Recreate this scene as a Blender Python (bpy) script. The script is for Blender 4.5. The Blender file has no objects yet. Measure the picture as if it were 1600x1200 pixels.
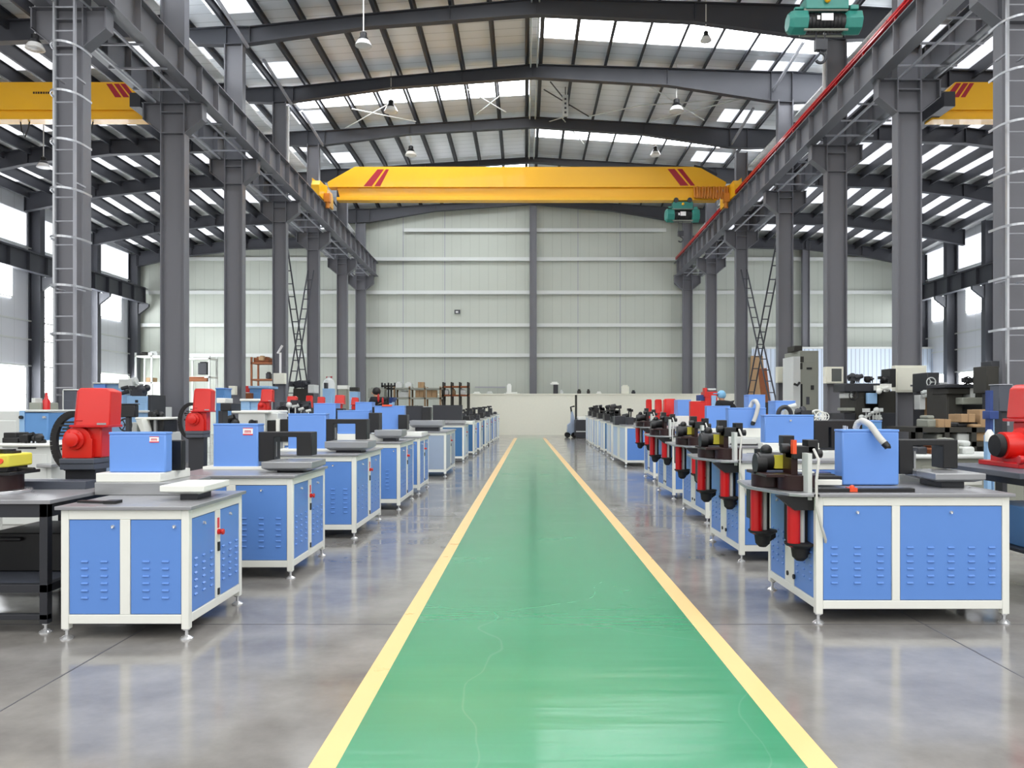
import bpy, bmesh, math, random
from mathutils import Vector, Matrix
R = random.Random(7)
S = bpy.context.scene
COL = S.collection
F, VX, VY, CH = 1200.0, 820.0, 640.0, 1.65   # focal length in pixels, vanishing point, camera height

def P(px, py, Y):
    return Vector(((px - VX) * Y / F, Y, CH - (py - VY) * Y / F))
def FY(py):                     # distance of a floor point seen at row py
    return CH * F / (py - VY)
def X_(px, Y): return (px - VX) * Y / F
def Z_(py, Y): return CH - (py - VY) * Y / F

# ------------------------------------------------------------------ materials
def lin(c):
    c = c.lstrip('#'); o = []
    for i in (0, 2, 4):
        v = int(c[i:i+2], 16) / 255.0
        o.append(v / 12.92 if v <= 0.04045 else ((v + 0.055) / 1.055) ** 2.4)
    return (*o, 1.0)
MATS = {}
def mat(name, col, rough=0.5, metal=0.0, var=0.06, scale=6.0, bump=0.0, bscale=40.0, spec=0.5, emit=None, es=0.0, coat=0.0):
    m = bpy.data.materials.new(name); m.use_nodes = True
    nt = m.node_tree; b = nt.nodes['Principled BSDF']
    b.inputs['Metallic'].default_value = metal
    b.inputs['Specular IOR Level'].default_value = spec
    b.inputs['Coat Weight'].default_value = coat
    tc = nt.nodes.new('ShaderNodeTexCoord')
    nz = nt.nodes.new('ShaderNodeTexNoise'); nz.inputs['Scale'].default_value = scale; nz.inputs['Detail'].default_value = 4
    nt.links.new(tc.outputs['Object'], nz.inputs['Vector'])
    c = lin(col)
    mx = nt.nodes.new('ShaderNodeMix'); mx.data_type = 'RGBA'
    mx.inputs[6].default_value = tuple(v * (1 - var) for v in c[:3]) + (1,)
    mx.inputs[7].default_value = tuple(min(1, v * (1 + var)) for v in c[:3]) + (1,)
    nt.links.new(nz.outputs['Fac'], mx.inputs[0])
    nt.links.new(mx.outputs[2], b.inputs['Base Color'])
    mr = nt.nodes.new('ShaderNodeMapRange')
    mr.inputs[3].default_value = max(0.02, rough - 0.07); mr.inputs[4].default_value = min(1, rough + 0.07)
    nt.links.new(nz.outputs['Fac'], mr.inputs[0]); nt.links.new(mr.outputs[0], b.inputs['Roughness'])
    if bump:
        n2 = nt.nodes.new('ShaderNodeTexNoise'); n2.inputs['Scale'].default_value = bscale
        nt.links.new(tc.outputs['Object'], n2.inputs['Vector'])
        bp = nt.nodes.new('ShaderNodeBump'); bp.inputs['Strength'].default_value = bump; bp.inputs['Distance'].default_value = 0.01
        nt.links.new(n2.outputs['Fac'], bp.inputs['Height']); nt.links.new(bp.outputs[0], b.inputs['Normal'])
    if emit:
        b.inputs['Emission Color'].default_value = lin(emit); b.inputs['Emission Strength'].default_value = es
    MATS[name] = m
    return m
M = MATS
mat('steel_grey', '6f7076', 0.45, 0.0, 0.05, 1.5)
mat('steel_dark', '43454c', 0.5, 0.0, 0.06, 1.5)
mat('steel_light', '9fa1a8', 0.4, 0.0, 0.04, 2)
mat('galvanized', 'b9bcc0', 0.35, 0.6, 0.06, 5)
mat('frame_white', 'e9ebe4', 0.35, 0.0, 0.02, 8)
mat('cream', 'e6e6d6', 0.4, 0.0, 0.03, 8)
mat('door_blue', '5f8dd6', 0.38, 0.0, 0.025, 5, coat=0.1)
mat('door_slate', '9aaac0', 0.4, 0.0, 0.03, 5)
mat('door_deep', '3a6ea0', 0.4, 0.0, 0.03, 5)
mat('door_pale', 'b9cfe8', 0.38, 0.0, 0.03, 5)
mat('housing_blue', '6a98e2', 0.36, 0.0, 0.025, 5, coat=0.15)
mat('machine_blue', '5f93cc', 0.42, 0.0, 0.04, 5)
mat('sky_blue', '8fb6dc', 0.42, 0.0, 0.04, 5)
mat('worktop', '9c9da1', 0.3, 0.35, 0.08, 3)
mat('platen', 'a6a8aa', 0.3, 0.5, 0.06, 5)
mat('chrome', 'dcdee0', 0.18, 0.7, 0.02, 8)
mat('black', '151618', 0.42, 0.0, 0.15, 8)
mat('charcoal', '292b31', 0.45, 0.0, 0.08, 6)
mat('slate', '4a4f5a', 0.45, 0.0, 0.06, 6)
mat('rubber', '141416', 0.7, 0.0, 0.15, 20)
mat('red', 'd01a10', 0.35, 0.0, 0.04, 6, coat=0.1)
mat('red_dark', 'c00c12', 0.3, 0.0, 0.06, 6, coat=0.2)
mat('stripe_red', 'a8152a', 0.4, 0.0, 0.04, 6)
mat('oxide', '2a1110', 0.35, 0.1, 0.2, 8)
mat('crane_yellow', 'f6b816', 0.38, 0.0, 0.05, 0.6, coat=0.1)
mat('lime_yellow', 'dcd24a', 0.4, 0.0, 0.05, 8)
mat('hoist_green', '2f8478', 0.4, 0.0, 0.08, 6)
mat('orange', 'e5532c', 0.4, 0.0, 0.06, 8)
mat('cable_orange', 'c77a1e', 0.5, 0.0, 0.1, 8)
mat('hose_white', 'c6c6c1', 0.5, 0.0, 0.04, 20)
mat('cardboard', 'a88a66', 0.75, 0.0, 0.08, 8)
mat('plywood', '8f7557', 0.7, 0.0, 0.12, 5)
mat('rust', '8a5230', 0.7, 0.2, 0.25, 8)
mat('grey_machine', '8e9186', 0.5, 0.0, 0.05, 4)
mat('olive_dark', '2c2b25', 0.55, 0.0, 0.15, 5)
mat('light_grey', 'cfd3d0', 0.42, 0.0, 0.03, 5)
mat('navy', '26407e', 0.45, 0.0, 0.05, 5)
mat('skin', 'c89878', 0.55, 0.0, 0.04, 10)
mat('cloth_black', '17171a', 0.85, 0.0, 0.2, 15)
mat('cloth_red', 'b02a2a', 0.85, 0.0, 0.1, 15)
mat('cloth_blue', '7fb4d8', 0.8, 0.0, 0.06, 15)
mat('hair', '0f0d0c', 0.6, 0.0, 0.2, 30)
mat('glass_dark', '2b3432', 0.1, 0.0, 0.1, 5)
mat('label_white', 'f4f1f0', 0.5, 0.0, 0.01, 8)
mat('daylight', 'ffffff', 0.5, 0, 0, 1, emit='f8fbff', es=14.0)
mat('skylight', 'ffffff', 0.5, 0, 0, 1, emit='f7faff', es=11.0)
mat('glow_panel', 'ffffff', 0.5, 0, 0, 1, emit='f4f7ff', es=1.0)
mat('dim_roof_panel', 'ffffff', 0.5, 0, 0, 1, emit='f2f6ff', es=1.0)
mat('lamp_glass', 'f1f1ee', 0.2, 0, 0.01, 5)
mat('lamp_white', 'e4e4e2', 0.3, 0, 0.01, 5)
mat('line_yellow', 'f0c98a', 0.3, 0, 0.05, 3)
mat('paper_red', 'd8404c', 0.5, 0, 0.02, 8)
mat('joint', '55555a', 0.6, 0, 0.1, 8)

def sheet(name, col, period, axis, strength=0.6, rough=0.5, lines=0.82, width=0.06):
    """painted sheet with ribs repeating every PERIOD metres along AXIS (0 x, 1 y, 2 z)"""
    m = mat(name, col, rough, 0, 0.03, 0.7); nt = m.node_tree; b = nt.nodes['Principled BSDF']
    g = nt.nodes.new('ShaderNodeNewGeometry'); sp = nt.nodes.new('ShaderNodeSeparateXYZ')
    nt.links.new(g.outputs['Position'], sp.inputs[0])
    dv = nt.nodes.new('ShaderNodeMath'); dv.operation = 'DIVIDE'; dv.inputs[1].default_value = period
    fr = nt.nodes.new('ShaderNodeMath'); fr.operation = 'FRACT'
    nt.links.new(sp.outputs[axis], dv.inputs[0]); nt.links.new(dv.outputs[0], fr.inputs[0])
    cr = nt.nodes.new('ShaderNodeValToRGB'); e = cr.color_ramp.elements
    e[0].position = 0; e[0].color = (lines, lines, lines, 1)
    e[1].position = width; e[1].color = (1, 1, 1, 1)
    q = e.new(width * 0.5); q.color = (lines, lines, lines, 1)
    q = e.new(1 - width * 0.4); q.color = (1, 1, 1, 1)
    nt.links.new(fr.outputs[0], cr.inputs[0])
    src = b.inputs['Base Color'].links[0].from_socket
    mx = nt.nodes.new('ShaderNodeMix'); mx.data_type = 'RGBA'; mx.blend_type = 'MULTIPLY'; mx.inputs[0].default_value = 1
    nt.links.new(src, mx.inputs[6]); nt.links.new(cr.outputs[0], mx.inputs[7]); nt.links.new(mx.outputs[2], b.inputs['Base Color'])
    bp = nt.nodes.new('ShaderNodeBump'); bp.inputs['Strength'].default_value = strength; bp.inputs['Distance'].default_value = 0.03
    nt.links.new(cr.outputs[0], bp.inputs['Height']); nt.links.new(bp.outputs[0], b.inputs['Normal'])
    return m
sheet('wall_sheet', 'b7bdb3', 0.62, 0, 0.5, 0.5, 0.8, 0.05)
sheet('wall_side', 'd8dbe0', 1.0, 1, 0.4, 0.5, 0.85, 0.05)
sheet('roof_side', 'eceeee', 0.62, 1, 0.4, 0.4, 0.75, 0.09)
sheet('clad_blue', 'c9d6e6', 0.28, 0, 0.8, 0.45, 0.62, 0.25)
sheet('roof_sheet', 'eef2f7', 0.62, 1, 0.5, 0.38, 0.72, 0.09)

MATS['roof_sheet'].node_tree.nodes['Principled BSDF'].inputs['Metallic'].default_value = 0.15
def floor_mat():
    m = mat('concrete', '918f8b', 0.2, 0, 0.12, 0.55, spec=0.5); nt = m.node_tree; b = nt.nodes['Principled BSDF']
    tc = nt.nodes['Texture Coordinate']
    n = nt.nodes.new('ShaderNodeTexNoise'); n.inputs['Scale'].default_value = 1.7; n.inputs['Detail'].default_value = 7; n.inputs['Roughness'].default_value = 0.62
    mp = nt.nodes.new('ShaderNodeMapping'); mp.inputs['Scale'].default_value = (0.8, 0.9, 1)
    nt.links.new(tc.outputs['Object'], mp.inputs[0]); nt.links.new(mp.outputs[0], n.inputs['Vector'])
    r = nt.nodes.new('ShaderNodeMapRange'); r.inputs[1].default_value = 0.3; r.inputs[2].default_value = 0.7; r.inputs[3].default_value = 0.07; r.inputs[4].default_value = 0.2
    nt.links.new(n.outputs['Fac'], r.inputs[0]); nt.links.new(r.outputs[0], b.inputs['Roughness'])
    src = b.inputs['Base Color'].links[0].from_socket
    cr = nt.nodes.new('ShaderNodeValToRGB'); e = cr.color_ramp.elements
    e[0].position = 0.3; e[0].color = (0.62, 0.61, 0.61, 1); e[1].position = 0.72; e[1].color = (1.12, 1.12, 1.12, 1)
    nt.links.new(n.outputs['Fac'], cr.inputs[0])
    mx = nt.nodes.new('ShaderNodeMix'); mx.data_type = 'RGBA'; mx.blend_type = 'MULTIPLY'; mx.inputs[0].default_value = 1
    nt.links.new(src, mx.inputs[6]); nt.links.new(cr.outputs[0], mx.inputs[7]); nt.links.new(mx.outputs[2], b.inputs['Base Color'])
floor_mat()
def green_mat():
    m = mat('green_epoxy', '359369', 0.25, 0, 0.14, 0.8, spec=0.5, coat=0.5); nt = m.node_tree; b = nt.nodes['Principled BSDF']
    tc = nt.nodes['Texture Coordinate']
    n = nt.nodes.new('ShaderNodeTexNoise'); n.inputs['Scale'].default_value = 1.1; n.inputs['Detail'].default_value = 3
    mp = nt.nodes.new('ShaderNodeMapping'); mp.inputs['Scale'].default_value = (0.35, 3.2, 1)
    nt.links.new(tc.outputs['Object'], mp.inputs[0]); nt.links.new(mp.outputs[0], n.inputs['Vector'])
    bp = nt.nodes.new('ShaderNodeBump'); bp.inputs['Strength'].default_value = 0.25; bp.inputs['Distance'].default_value = 0.02
    nt.links.new(n.outputs['Fac'], bp.inputs['Height']); nt.links.new(bp.outputs[0], b.inputs['Normal'])
    b.inputs['Coat Roughness'].default_value = 0.13; nt.links.new(bp.outputs[0], b.inputs['Coat Normal'])
    # pale scuffs
    w = nt.nodes.new('ShaderNodeTexVoronoi'); w.feature = 'DISTANCE_TO_EDGE'; w.inputs['Scale'].default_value = 0.45
    n3 = nt.nodes.new('ShaderNodeTexNoise'); n3.inputs['Scale'].default_value = 0.8
    add = nt.nodes.new('ShaderNodeVectorMath'); add.operation = 'ADD'
    nt.links.new(tc.outputs['Object'], n3.inputs['Vector']); nt.links.new(tc.outputs['Object'], add.inputs[0]); nt.links.new(n3.outputs['Color'], add.inputs[1])
    nt.links.new(add.outputs[0], w.inputs['Vector'])
    cr = nt.nodes.new('ShaderNodeValToRGB'); e = cr.color_ramp.elements
    e[0].position = 0; e[0].color = (0.12, 0.12, 0.12, 1); e[1].position = 0.004; e[1].color = (0, 0, 0, 1)
    nt.links.new(w.outputs['Distance'], cr.inputs[0])
    src = b.inputs['Base Color'].links[0].from_socket
    mx = nt.nodes.new('ShaderNodeMix'); mx.data_type = 'RGBA'
    mx.inputs[7].default_value = (0.25, 0.55, 0.42, 1)
    nt.links.new(cr.outputs[0], mx.inputs[0]); nt.links.new(src, mx.inputs[6]); nt.links.new(mx.outputs[2], b.inputs['Base Color'])
green_mat()

# ------------------------------------------------------------------ mesh builder
class MB:
    def __init__(s): s.v = []; s.f = []; s.m = []
    def add(s, vs, fs, mi=0):
        b = len(s.v); s.v.extend(Vector(v) for v in vs)
        for f in fs: s.f.append([b + i for i in f]); s.m.append(mi)
        return s
    def box(s, x0, y0, z0, x1, y1, z1, mi=0):
        x0, x1 = min(x0, x1), max(x0, x1); y0, y1 = min(y0, y1), max(y0, y1); z0, z1 = min(z0, z1), max(z0, z1)
        return s.add([(x0,y0,z0),(x1,y0,z0),(x1,y1,z0),(x0,y1,z0),(x0,y0,z1),(x1,y0,z1),(x1,y1,z1),(x0,y1,z1)],
                     [(3,2,1,0),(4,5,6,7),(0,1,5,4),(1,2,6,5),(2,3,7,6),(3,0,4,7)], mi)
    def hexa(s, lo, hi, mi=0):      # lower and upper quads, counter-clockwise seen from above
        return s.add(list(lo) + list(hi), [(3,2,1,0),(4,5,6,7),(0,1,5,4),(1,2,6,5),(2,3,7,6),(3,0,4,7)], mi)
    def bar(s, a, b, w, h, mi=0, up=(0,0,1)):   # rectangular bar from a to b
        a, b = Vector(a), Vector(b); d = (b - a).normalized(); u = Vector(up)
        if abs(d.dot(u)) > 0.95: u = Vector((0, 1, 0))
        r = d.cross(u).normalized(); u = r.cross(d)
        r, u = r * w / 2, u * h / 2
        return s.add([a-r-u, a+r-u, a+r+u, a-r+u, b-r-u, b+r-u, b+r+u, b-r+u],
                     [(0,1,2,3),(7,6,5,4),(0,4,5,1),(1,5,6,2),(2,6,7,3),(3,7,4,0)], mi)
    def cyl(s, a, b, r0, r1=None, n=16, mi=0, caps=True):
        r1 = r0 if r1 is None else r1
        a, b = Vector(a), Vector(b); d = (b - a).normalized()
        u = d.orthogonal().normalized(); w = d.cross(u); vs = []
        for i in range(n):
            t = 2 * math.pi * i / n; o = u * math.cos(t) + w * math.sin(t)
            vs.append(a + o * r0); vs.append(b + o * r1)
        fs = [(2*i, 2*((i+1) % n), 2*((i+1) % n)+1, 2*i+1) for i in range(n)]
        if caps: fs += [tuple(2*i for i in reversed(range(n))), tuple(2*i+1 for i in range(n))]
        return s.add(vs, fs, mi)
    def tube(s, pts, r, n=8, mi=0):
        pts = [Vector(p) for p in pts]; vs = []; fs = []; u = None
        for k, p in enumerate(pts):
            d = (pts[min(k+1, len(pts)-1)] - pts[max(k-1, 0)]).normalized()
            u = d.orthogonal().normalized() if u is None else (u - d * u.dot(d)).normalized()
            w = d.cross(u); rr = r[k] if isinstance(r, (list, tuple)) else r
            for i in range(n):
                t = 2 * math.pi * i / n; vs.append(p + (u * math.cos(t) + w * math.sin(t)) * rr)
        for k in range(len(pts) - 1):
            for i in range(n):
                j = (i + 1) % n; fs.append((k*n+i, k*n+j, (k+1)*n+j, (k+1)*n+i))
        fs += [tuple(reversed(range(n))), tuple((len(pts)-1)*n + i for i in range(n))]
        return s.add(vs, fs, mi)
    def prism(s, poly, a0, a1, axis='y', mi=0):   # polygon in the plane across AXIS, extruded from a0 to a1
        def pt(p, a):
            return {'y': (p[0], a, p[1]), 'x': (a, p[0], p[1]), 'z': (p[0], p[1], a)}[axis]
        n = len(poly); vs = [pt(p, a0) for p in poly] + [pt(p, a1) for p in poly]
        fs = [tuple(range(n)), tuple(reversed(range(n, 2*n)))] + [(i, i+n, (i+1) % n + n, (i+1) % n) for i in range(n)]
        return s.add(vs, fs, mi)
    def lathe(s, c, prof, n=20, mi=0, axis='z'):
        vs = []; fs = []; c = Vector(c)
        for r, h in prof:
            for i in range(n):
                t = 2 * math.pi * i / n; a, b = r * math.cos(t), r * math.sin(t)
                vs.append(c + Vector({'z': (a, b, h), 'x': (h, a, b), 'y': (b, h, a)}[axis]))
        for k in range(len(prof) - 1):
            for i in range(n):
                j = (i+1) % n; fs.append((k*n+i, k*n+j, (k+1)*n+j, (k+1)*n+i))
        fs += [tuple(reversed(range(n))), tuple((len(prof)-1)*n+i for i in range(n))]
        return s.add(vs, fs, mi)
    def ball(s, c, rx, ry=None, rz=None, n=12, mi=0):
        ry = ry or rx; rz = rz or rx; k = 7
        prof = [(max(1e-4, math.sin(math.pi*i/k)), -math.cos(math.pi*i/k)) for i in range(k+1)]
        b = len(s.v); s.lathe((0,0,0), prof, n, mi); c = Vector(c)
        for i in range(b, len(s.v)): q = s.v[i]; s.v[i] = Vector((c.x+q.x*rx, c.y+q.y*ry, c.z+q.z*rz))
        return s
    def px(s, x0, y0, x1, y1, Y, d, mi=0):        # box whose front face fills the given rectangle seen at distance Y
        return s.box(X_(x0, Y), Y, Z_(y1, Y), X_(x1, Y), Y + d, Z_(y0, Y), mi)
    def build(s, name, m, parent=None, bevel=0, smooth=True, origin=None):
        if origin is None:
            if parent is not None: origin = ORG[parent.name]
            else:
                xs = [v.x for v in s.v]; ys = [v.y for v in s.v]
                origin = Vector(((min(xs)+max(xs))/2, (min(ys)+max(ys))/2, min(v.z for v in s.v)))
        origin = Vector(origin)
        me = bpy.data.meshes.new(name); me.from_pydata([v - origin for v in s.v], [], s.f); me.update()
        ms = m if isinstance(m, (list, tuple)) else [m]
        for q in ms: me.materials.append(M[q])
        if len(ms) > 1: me.polygons.foreach_set('material_index', s.m)
        bm = bmesh.new(); bm.from_mesh(me); bmesh.ops.recalc_face_normals(bm, faces=bm.faces); bm.to_mesh(me); bm.free()
        if smooth:
            me.polygons.foreach_set('use_smooth', [True]*len(me.polygons)); me.set_sharp_from_angle(angle=math.radians(35))
        o = bpy.data.objects.new(name, me); COL.objects.link(o)
        ORG[o.name] = origin
        if parent is None: o.location = origin
        else: o.parent = parent
        if bevel:
            bv = o.modifiers.new('bevel', 'BEVEL'); bv.width = bevel; bv.segments = 2; bv.limit_method = 'ANGLE'; bv.harden_normals = False
        return o
ORG = {}
def tag(o, label, cat, group=None, kind=None):
    o['label'] = label; o['category'] = cat
    if group: o['group'] = group
    if kind: o['kind'] = kind
    return o
def thing(name, label, cat, loc, group=None, kind=None):
    o = bpy.data.objects.new(name, None); COL.objects.link(o); o.empty_display_size = 0.2
    o.location = loc; ORG[o.name] = Vector(loc)
    return tag(o, label, cat, group, kind)
def struct(o, label=None, cat=None, group=None):
    o['kind'] = 'structure'
    if label: o['label'] = label
    if cat: o['category'] = cat
    if group: o['group'] = group
    return o
ORD = ['first','second','third','fourth','fifth','sixth','seventh','eighth','ninth','tenth','eleventh','twelfth','thirteenth','fourteenth','fifteenth']
# ------------------------------------------------------------------ setting
YW = 52.0
XL, XR = -11.0, 11.2
XOL, XOR = -26.6, 27.0
LPX = [113, 273, 367, 438, 490, 535, 566]
RPX = [1588, 1417, 1305, 1226, 1158, 1111, 1072]
LY = [XL * F / (p - VX) for p in LPX]
RY = [XR * F / (p - VX) for p in RPX]
LY[6] = RY[6] = 51.5
XRIDGE = 0.4
b = MB(); b.box(-30, -8.2, -0.2, 30, 60, 0); struct(b.build('floor', 'concrete', origin=(0,0,0)))
def quad_strip(pts, z0, z1):
    b = MB(); lo = [Vector((p[0], p[1], z0)) for p in pts]; hi = [Vector((p[0], p[1], z1)) for p in pts]
    return b.hexa(lo, hi)
ya, yb = 2.2, FY(684.5)
def ex(pa, pb, y):              # edge of a floor strip through two pixels
    A, B = P(pa[0], pa[1], FY(pa[1])), P(pb[0], pb[1], FY(pb[1])); t = (y - A.y) / (B.y - A.y)
    return A.x + (B.x - A.x) * t
eLi = lambda y: ex((525,1200), (808,685), y); eLo = lambda y: ex((482,1200), (803,685), y)
eRi = lambda y: ex((1262,1200), (848,685), y); eRo = lambda y: ex((1308,1200), (853,685), y)
struct(quad_strip([(eLi(ya),ya),(eRi(ya),ya),(eRi(yb),yb),(eLi(yb),yb)], -0.01, 0.003).build('trim_1', 'green_epoxy', origin=(0,0,0)), 'glossy green painted walkway down the middle of the hall', 'walkway')
struct(quad_strip([(eLo(ya),ya),(eLi(ya),ya),(eLi(yb),yb),(eLo(yb),yb)], -0.01, 0.004).build('trim_2', 'line_yellow', origin=(0,0,0)), 'yellow floor line along the left edge of the green walkway', 'floor line')
struct(quad_strip([(eRi(ya),ya),(eRo(ya),ya),(eRo(yb),yb),(eRi(yb),yb)], -0.01, 0.004).build('trim_3', 'line_yellow', origin=(0,0,0)), 'yellow floor line along the right edge of the green walkway', 'floor line')
k = 4
for x in (-2.87, 3.07, -9.2, 9.4):
    b = MB(); b.box(x-.005, -3, -.01, x+.005, 50, .0015); struct(b.build(f'trim_{k}', 'joint')); k += 1
for y in (5.9, 11.9, 17.9, 23.9, 29.9):
    for x0, x1 in ((-14, eLo(y)), (eRo(y), 14)):
        b = MB(); b.box(x0, y-.005, -.01, x1, y+.005, .0015); struct(b.build(f'trim_{k}', 'joint')); k += 1

# roof height: main roof and side roofs
def drop(y): return 0.0 if y < 46.3 else -1.15 * (y - 46.3) / 5.7
def zroof(x, y): return 17.1 - 0.06 * abs(x - XRIDGE) + drop(y)
def sdrop(y): return 0.0 if y < 40 else -0.75 * (y - 40) / 12
def zside(x, y):
    a = abs(x) - 11
    return 14.25 - 0.028 * min(a, 8) - 0.125 * max(a - 8, 0) + sdrop(y)
YS = [3, 10, 18, 24, 29, 34.6, 40, 46.3, YW + 0.3]
def roof(name, xs, zf, m='roof_sheet', t=0.06):
    b = MB()
    for i in range(len(YS) - 1):
        for j in range(len(xs) - 1):
            y0, y1, x0, x1 = YS[i], YS[i+1], xs[j], xs[j+1]
            q = [(x0,y0),(x1,y0),(x1,y1),(x0,y1)]
            b.hexa([(x, y, zf(x, y)) for x, y in q], [(x, y, zf(x, y) + t) for x, y in q])
    return struct(b.build(name, m, origin=(0,0,0)))
roof('ceiling', [-15.5, XRIDGE, 16], zroof)
roof('ceiling_left', [XOL - .3, -19, -11.4], zside, 'roof_side')
roof('ceiling_right', [11.6, 19, XOR + .3], zside, 'roof_side')
# walls
b = MB(); b.box(XOL - .3, YW, 0, XOR + .3, YW + .25, 17.6)
struct(b.build('wall_back', 'wall_sheet', origin=(0,0,0)))
WIN = 1
def window(x0, y0, z0, x1, y1, z1, bars=(2, 1), m='daylight'):
    """lit window: pane plus a white frame with glazing bars, in the plane x = const"""
    global WIN
    b = MB(); b.box(x0, y0, z0, x1, y1, z1); o = struct(b.build(f'window_{WIN}', m)); WIN += 1
    s = 1 if x0 < 0 else -1; xf = (max(x0, x1) if s > 0 else min(x0, x1))
    f = MB(); w = .05
    xa, xb = sorted((xf, xf + s * .05))
    for yy in [y0 + (y1 - y0) * i / bars[0] for i in range(bars[0] + 1)]: f.box(xa, yy - w/2, z0, xb, yy + w/2, z1)
    for zz in [z0 + (z1 - z0) * i / bars[1] for i in range(bars[1] + 1)]: f.box(xa, y0, zz - w/2, xb, y1, zz + w/2)
    f.build('window_frame', 'frame_white', o)
for side, X, ylist in (('left', XOL, [12, 17, 22.3, 30.6, 36, 41.3, 46.8, YW]), ('right', XOR, [14, 20, 26, 32, 38, 44.1, 48.1, YW])):
    s = -1 if side == 'left' else 1
    b = MB(); b.box(X, -8, 0, X + s * .25, YW, 14.2); struct(b.build('wall_' + side, 'wall_side', origin=(0,0,0)))
    xi = X - s * .06
    for i in range(len(ylist) - 1):
        y0, y1 = ylist[i] + .5, ylist[i+1] - .5
        if ylist[i+1] < 34: continue
        if side == 'left' and i == 5:
            window(X, y0, 0.9, xi, y1, 9.0, (2, 7))
        else:
            window(X, y0, 7.5, xi, y0 + (y1 - y0) * .75, 9.1, (2, 1))
            window(X, y0, 1.0, xi, y1, 3.9, (2, 2))
    for i in range(len(ylist) - 1):
        if ylist[i+1] > 34: b = MB(); b.box(X, ylist[i] + .4, 10.4, xi, ylist[i+1] - .4, 12.1); struct(b.build(f'window_{WIN}', 'glow_panel')); WIN += 1  # white upper wall band, faintly emissive
    # cladding break lines
    for z in (5.4, 6.4, 10.3, 4.0):
        b = MB(); b.box(xi - .03, 20, z - .04, xi + .03, YW, z + .04); struct(b.build(f'trim_{k}', 'light_grey')); k += 1
# rear wall girts
for z0py, xa, xb in ((360, 632, 829), (360, 838, 1040), (405, 205, 1445), (457, 215, 1440), (508, 215, 1440), (555, 215, 1440)):
    z = Z_(z0py, YW); b = MB(); x0, x1 = X_(xa, YW), X_(xb, YW)
    b.box(x0, YW - .2, z - .03, x1, YW, z + .1, 0); b.box(x0, YW - .2, z - .14, x1, YW - .16, z - .03, 0)
    struct(b.build(f'trim_{k}', 'light_grey')); k += 1
# fine vertical cladding joints
for pxx in (630, 695, 903, 969):
    b = MB(); x = X_(pxx, YW); b.box(x-.03, YW-.012, 2.5, x+.03, YW, 15.2); struct(b.build(f'trim_{k}', 'steel_light')); k += 1
b = MB(); b.px(710, 484, 719, 490, YW - .1, .1, 0); b.px(712, 486, 716, 489, YW - .12, .03, 1)
tag(b.build('wall_vent', ['steel_dark', 'light_grey']), 'small dark vent high on the grey rear wall', 'vent')
# low white partition in front of the rear wall, and plinth wall
b = MB(); yp = 50.0
b.box(X_(686, yp), yp, 0, X_(1180, yp), yp + .25, Z_(617, yp)); b.box(X_(684, yp), yp - .05, Z_(617, yp), X_(1182, yp), yp + .3, Z_(617, yp) + .08)
struct(b.build('wall_partition', 'cream', origin=(0,0,0)), 'low cream partition wall in front of the rear cladding', 'wall')
b = MB(); yc = 50.8
b.box(X_(1175, yc), yc, 0, XOR, yc + .1, Z_(545, yc)); struct(b.build('wall_cladding', 'clad_blue', origin=(0,0,0)), 'pale blue ribbed cladding along the lower rear wall', 'wall')
b = MB(); b.box(X_(1175, yc), yc - .06, Z_(545, yc), XOR, yc + .12, Z_(545, yc) + .12); struct(b.build(f'trim_{k}', 'light_grey')); k += 1

# skylights and other emissive roof panels
def skylight(x0, x1, y0, y1, m='skylight', zf=zroof):
    global WIN
    b = MB(); q = [(x0,y0),(x1,y0),(x1,y1),(x0,y1)]
    b.hexa([(x, y, zf(x, y) - .025) for x, y in q], [(x, y, zf(x, y) + .01) for x, y in q])
    struct(b.build(f'window_{WIN}', m)); WIN += 1
for x0, x1, y0, y1 in ((.6, 15.6, 30.1, 31.8), (-11, .2, 35.2, 37.6), (.6, 11, 41.6, 43.4), (-11, .2, 47, 49.2), (.6, 15, 17.5, 20.2), (-15, .2, 23, 25.8), (-14, .2, 11.5, 14), (.6, 15, 6.5, 9)):
    skylight(x0, x1, y0, y1)
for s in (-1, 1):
    for y0, y1 in ((27, 28.6), (32.7, 34.2), (38, 39.6), (44.2, 45.9)):  # dim emissive patches near the eaves
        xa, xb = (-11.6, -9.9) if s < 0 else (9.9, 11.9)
        skylight(xa, xb, y0, y1, 'dim_roof_panel')
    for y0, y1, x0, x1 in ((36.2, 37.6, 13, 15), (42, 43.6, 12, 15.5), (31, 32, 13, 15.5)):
        skylight(min(s*x0, s*x1), max(s*x0, s*x1), y0, y1, 'dim_roof_panel')

for s in (-1, 1):  # glowing panels added over the side-roof sheets to brighten the side bays
    for y0, y1 in ((12, 17.4), (19, 23), (25, 28), (30, 33.5), (35.5, 38.8), (41, 45), (47.5, 50.5)):
        xa, xb = sorted((s*12.2, s*(25.8 if s < 0 else 26.2)))
        for a, c in ((xa, s*19 if s > 0 else -19), (s*19, xb)) if s > 0 else ((xa, -19), (-19, xb)): skylight(a, c, y0, y1, 'glow_panel', zside)
b = MB(); b.box(-26.6, -8.2, 0, 27, -8, 3.6); struct(b.build('wall_baffle', 'wall_side', origin=(0,0,0)))  # unseen low wall behind the camera, added to block low-angle light
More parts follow.
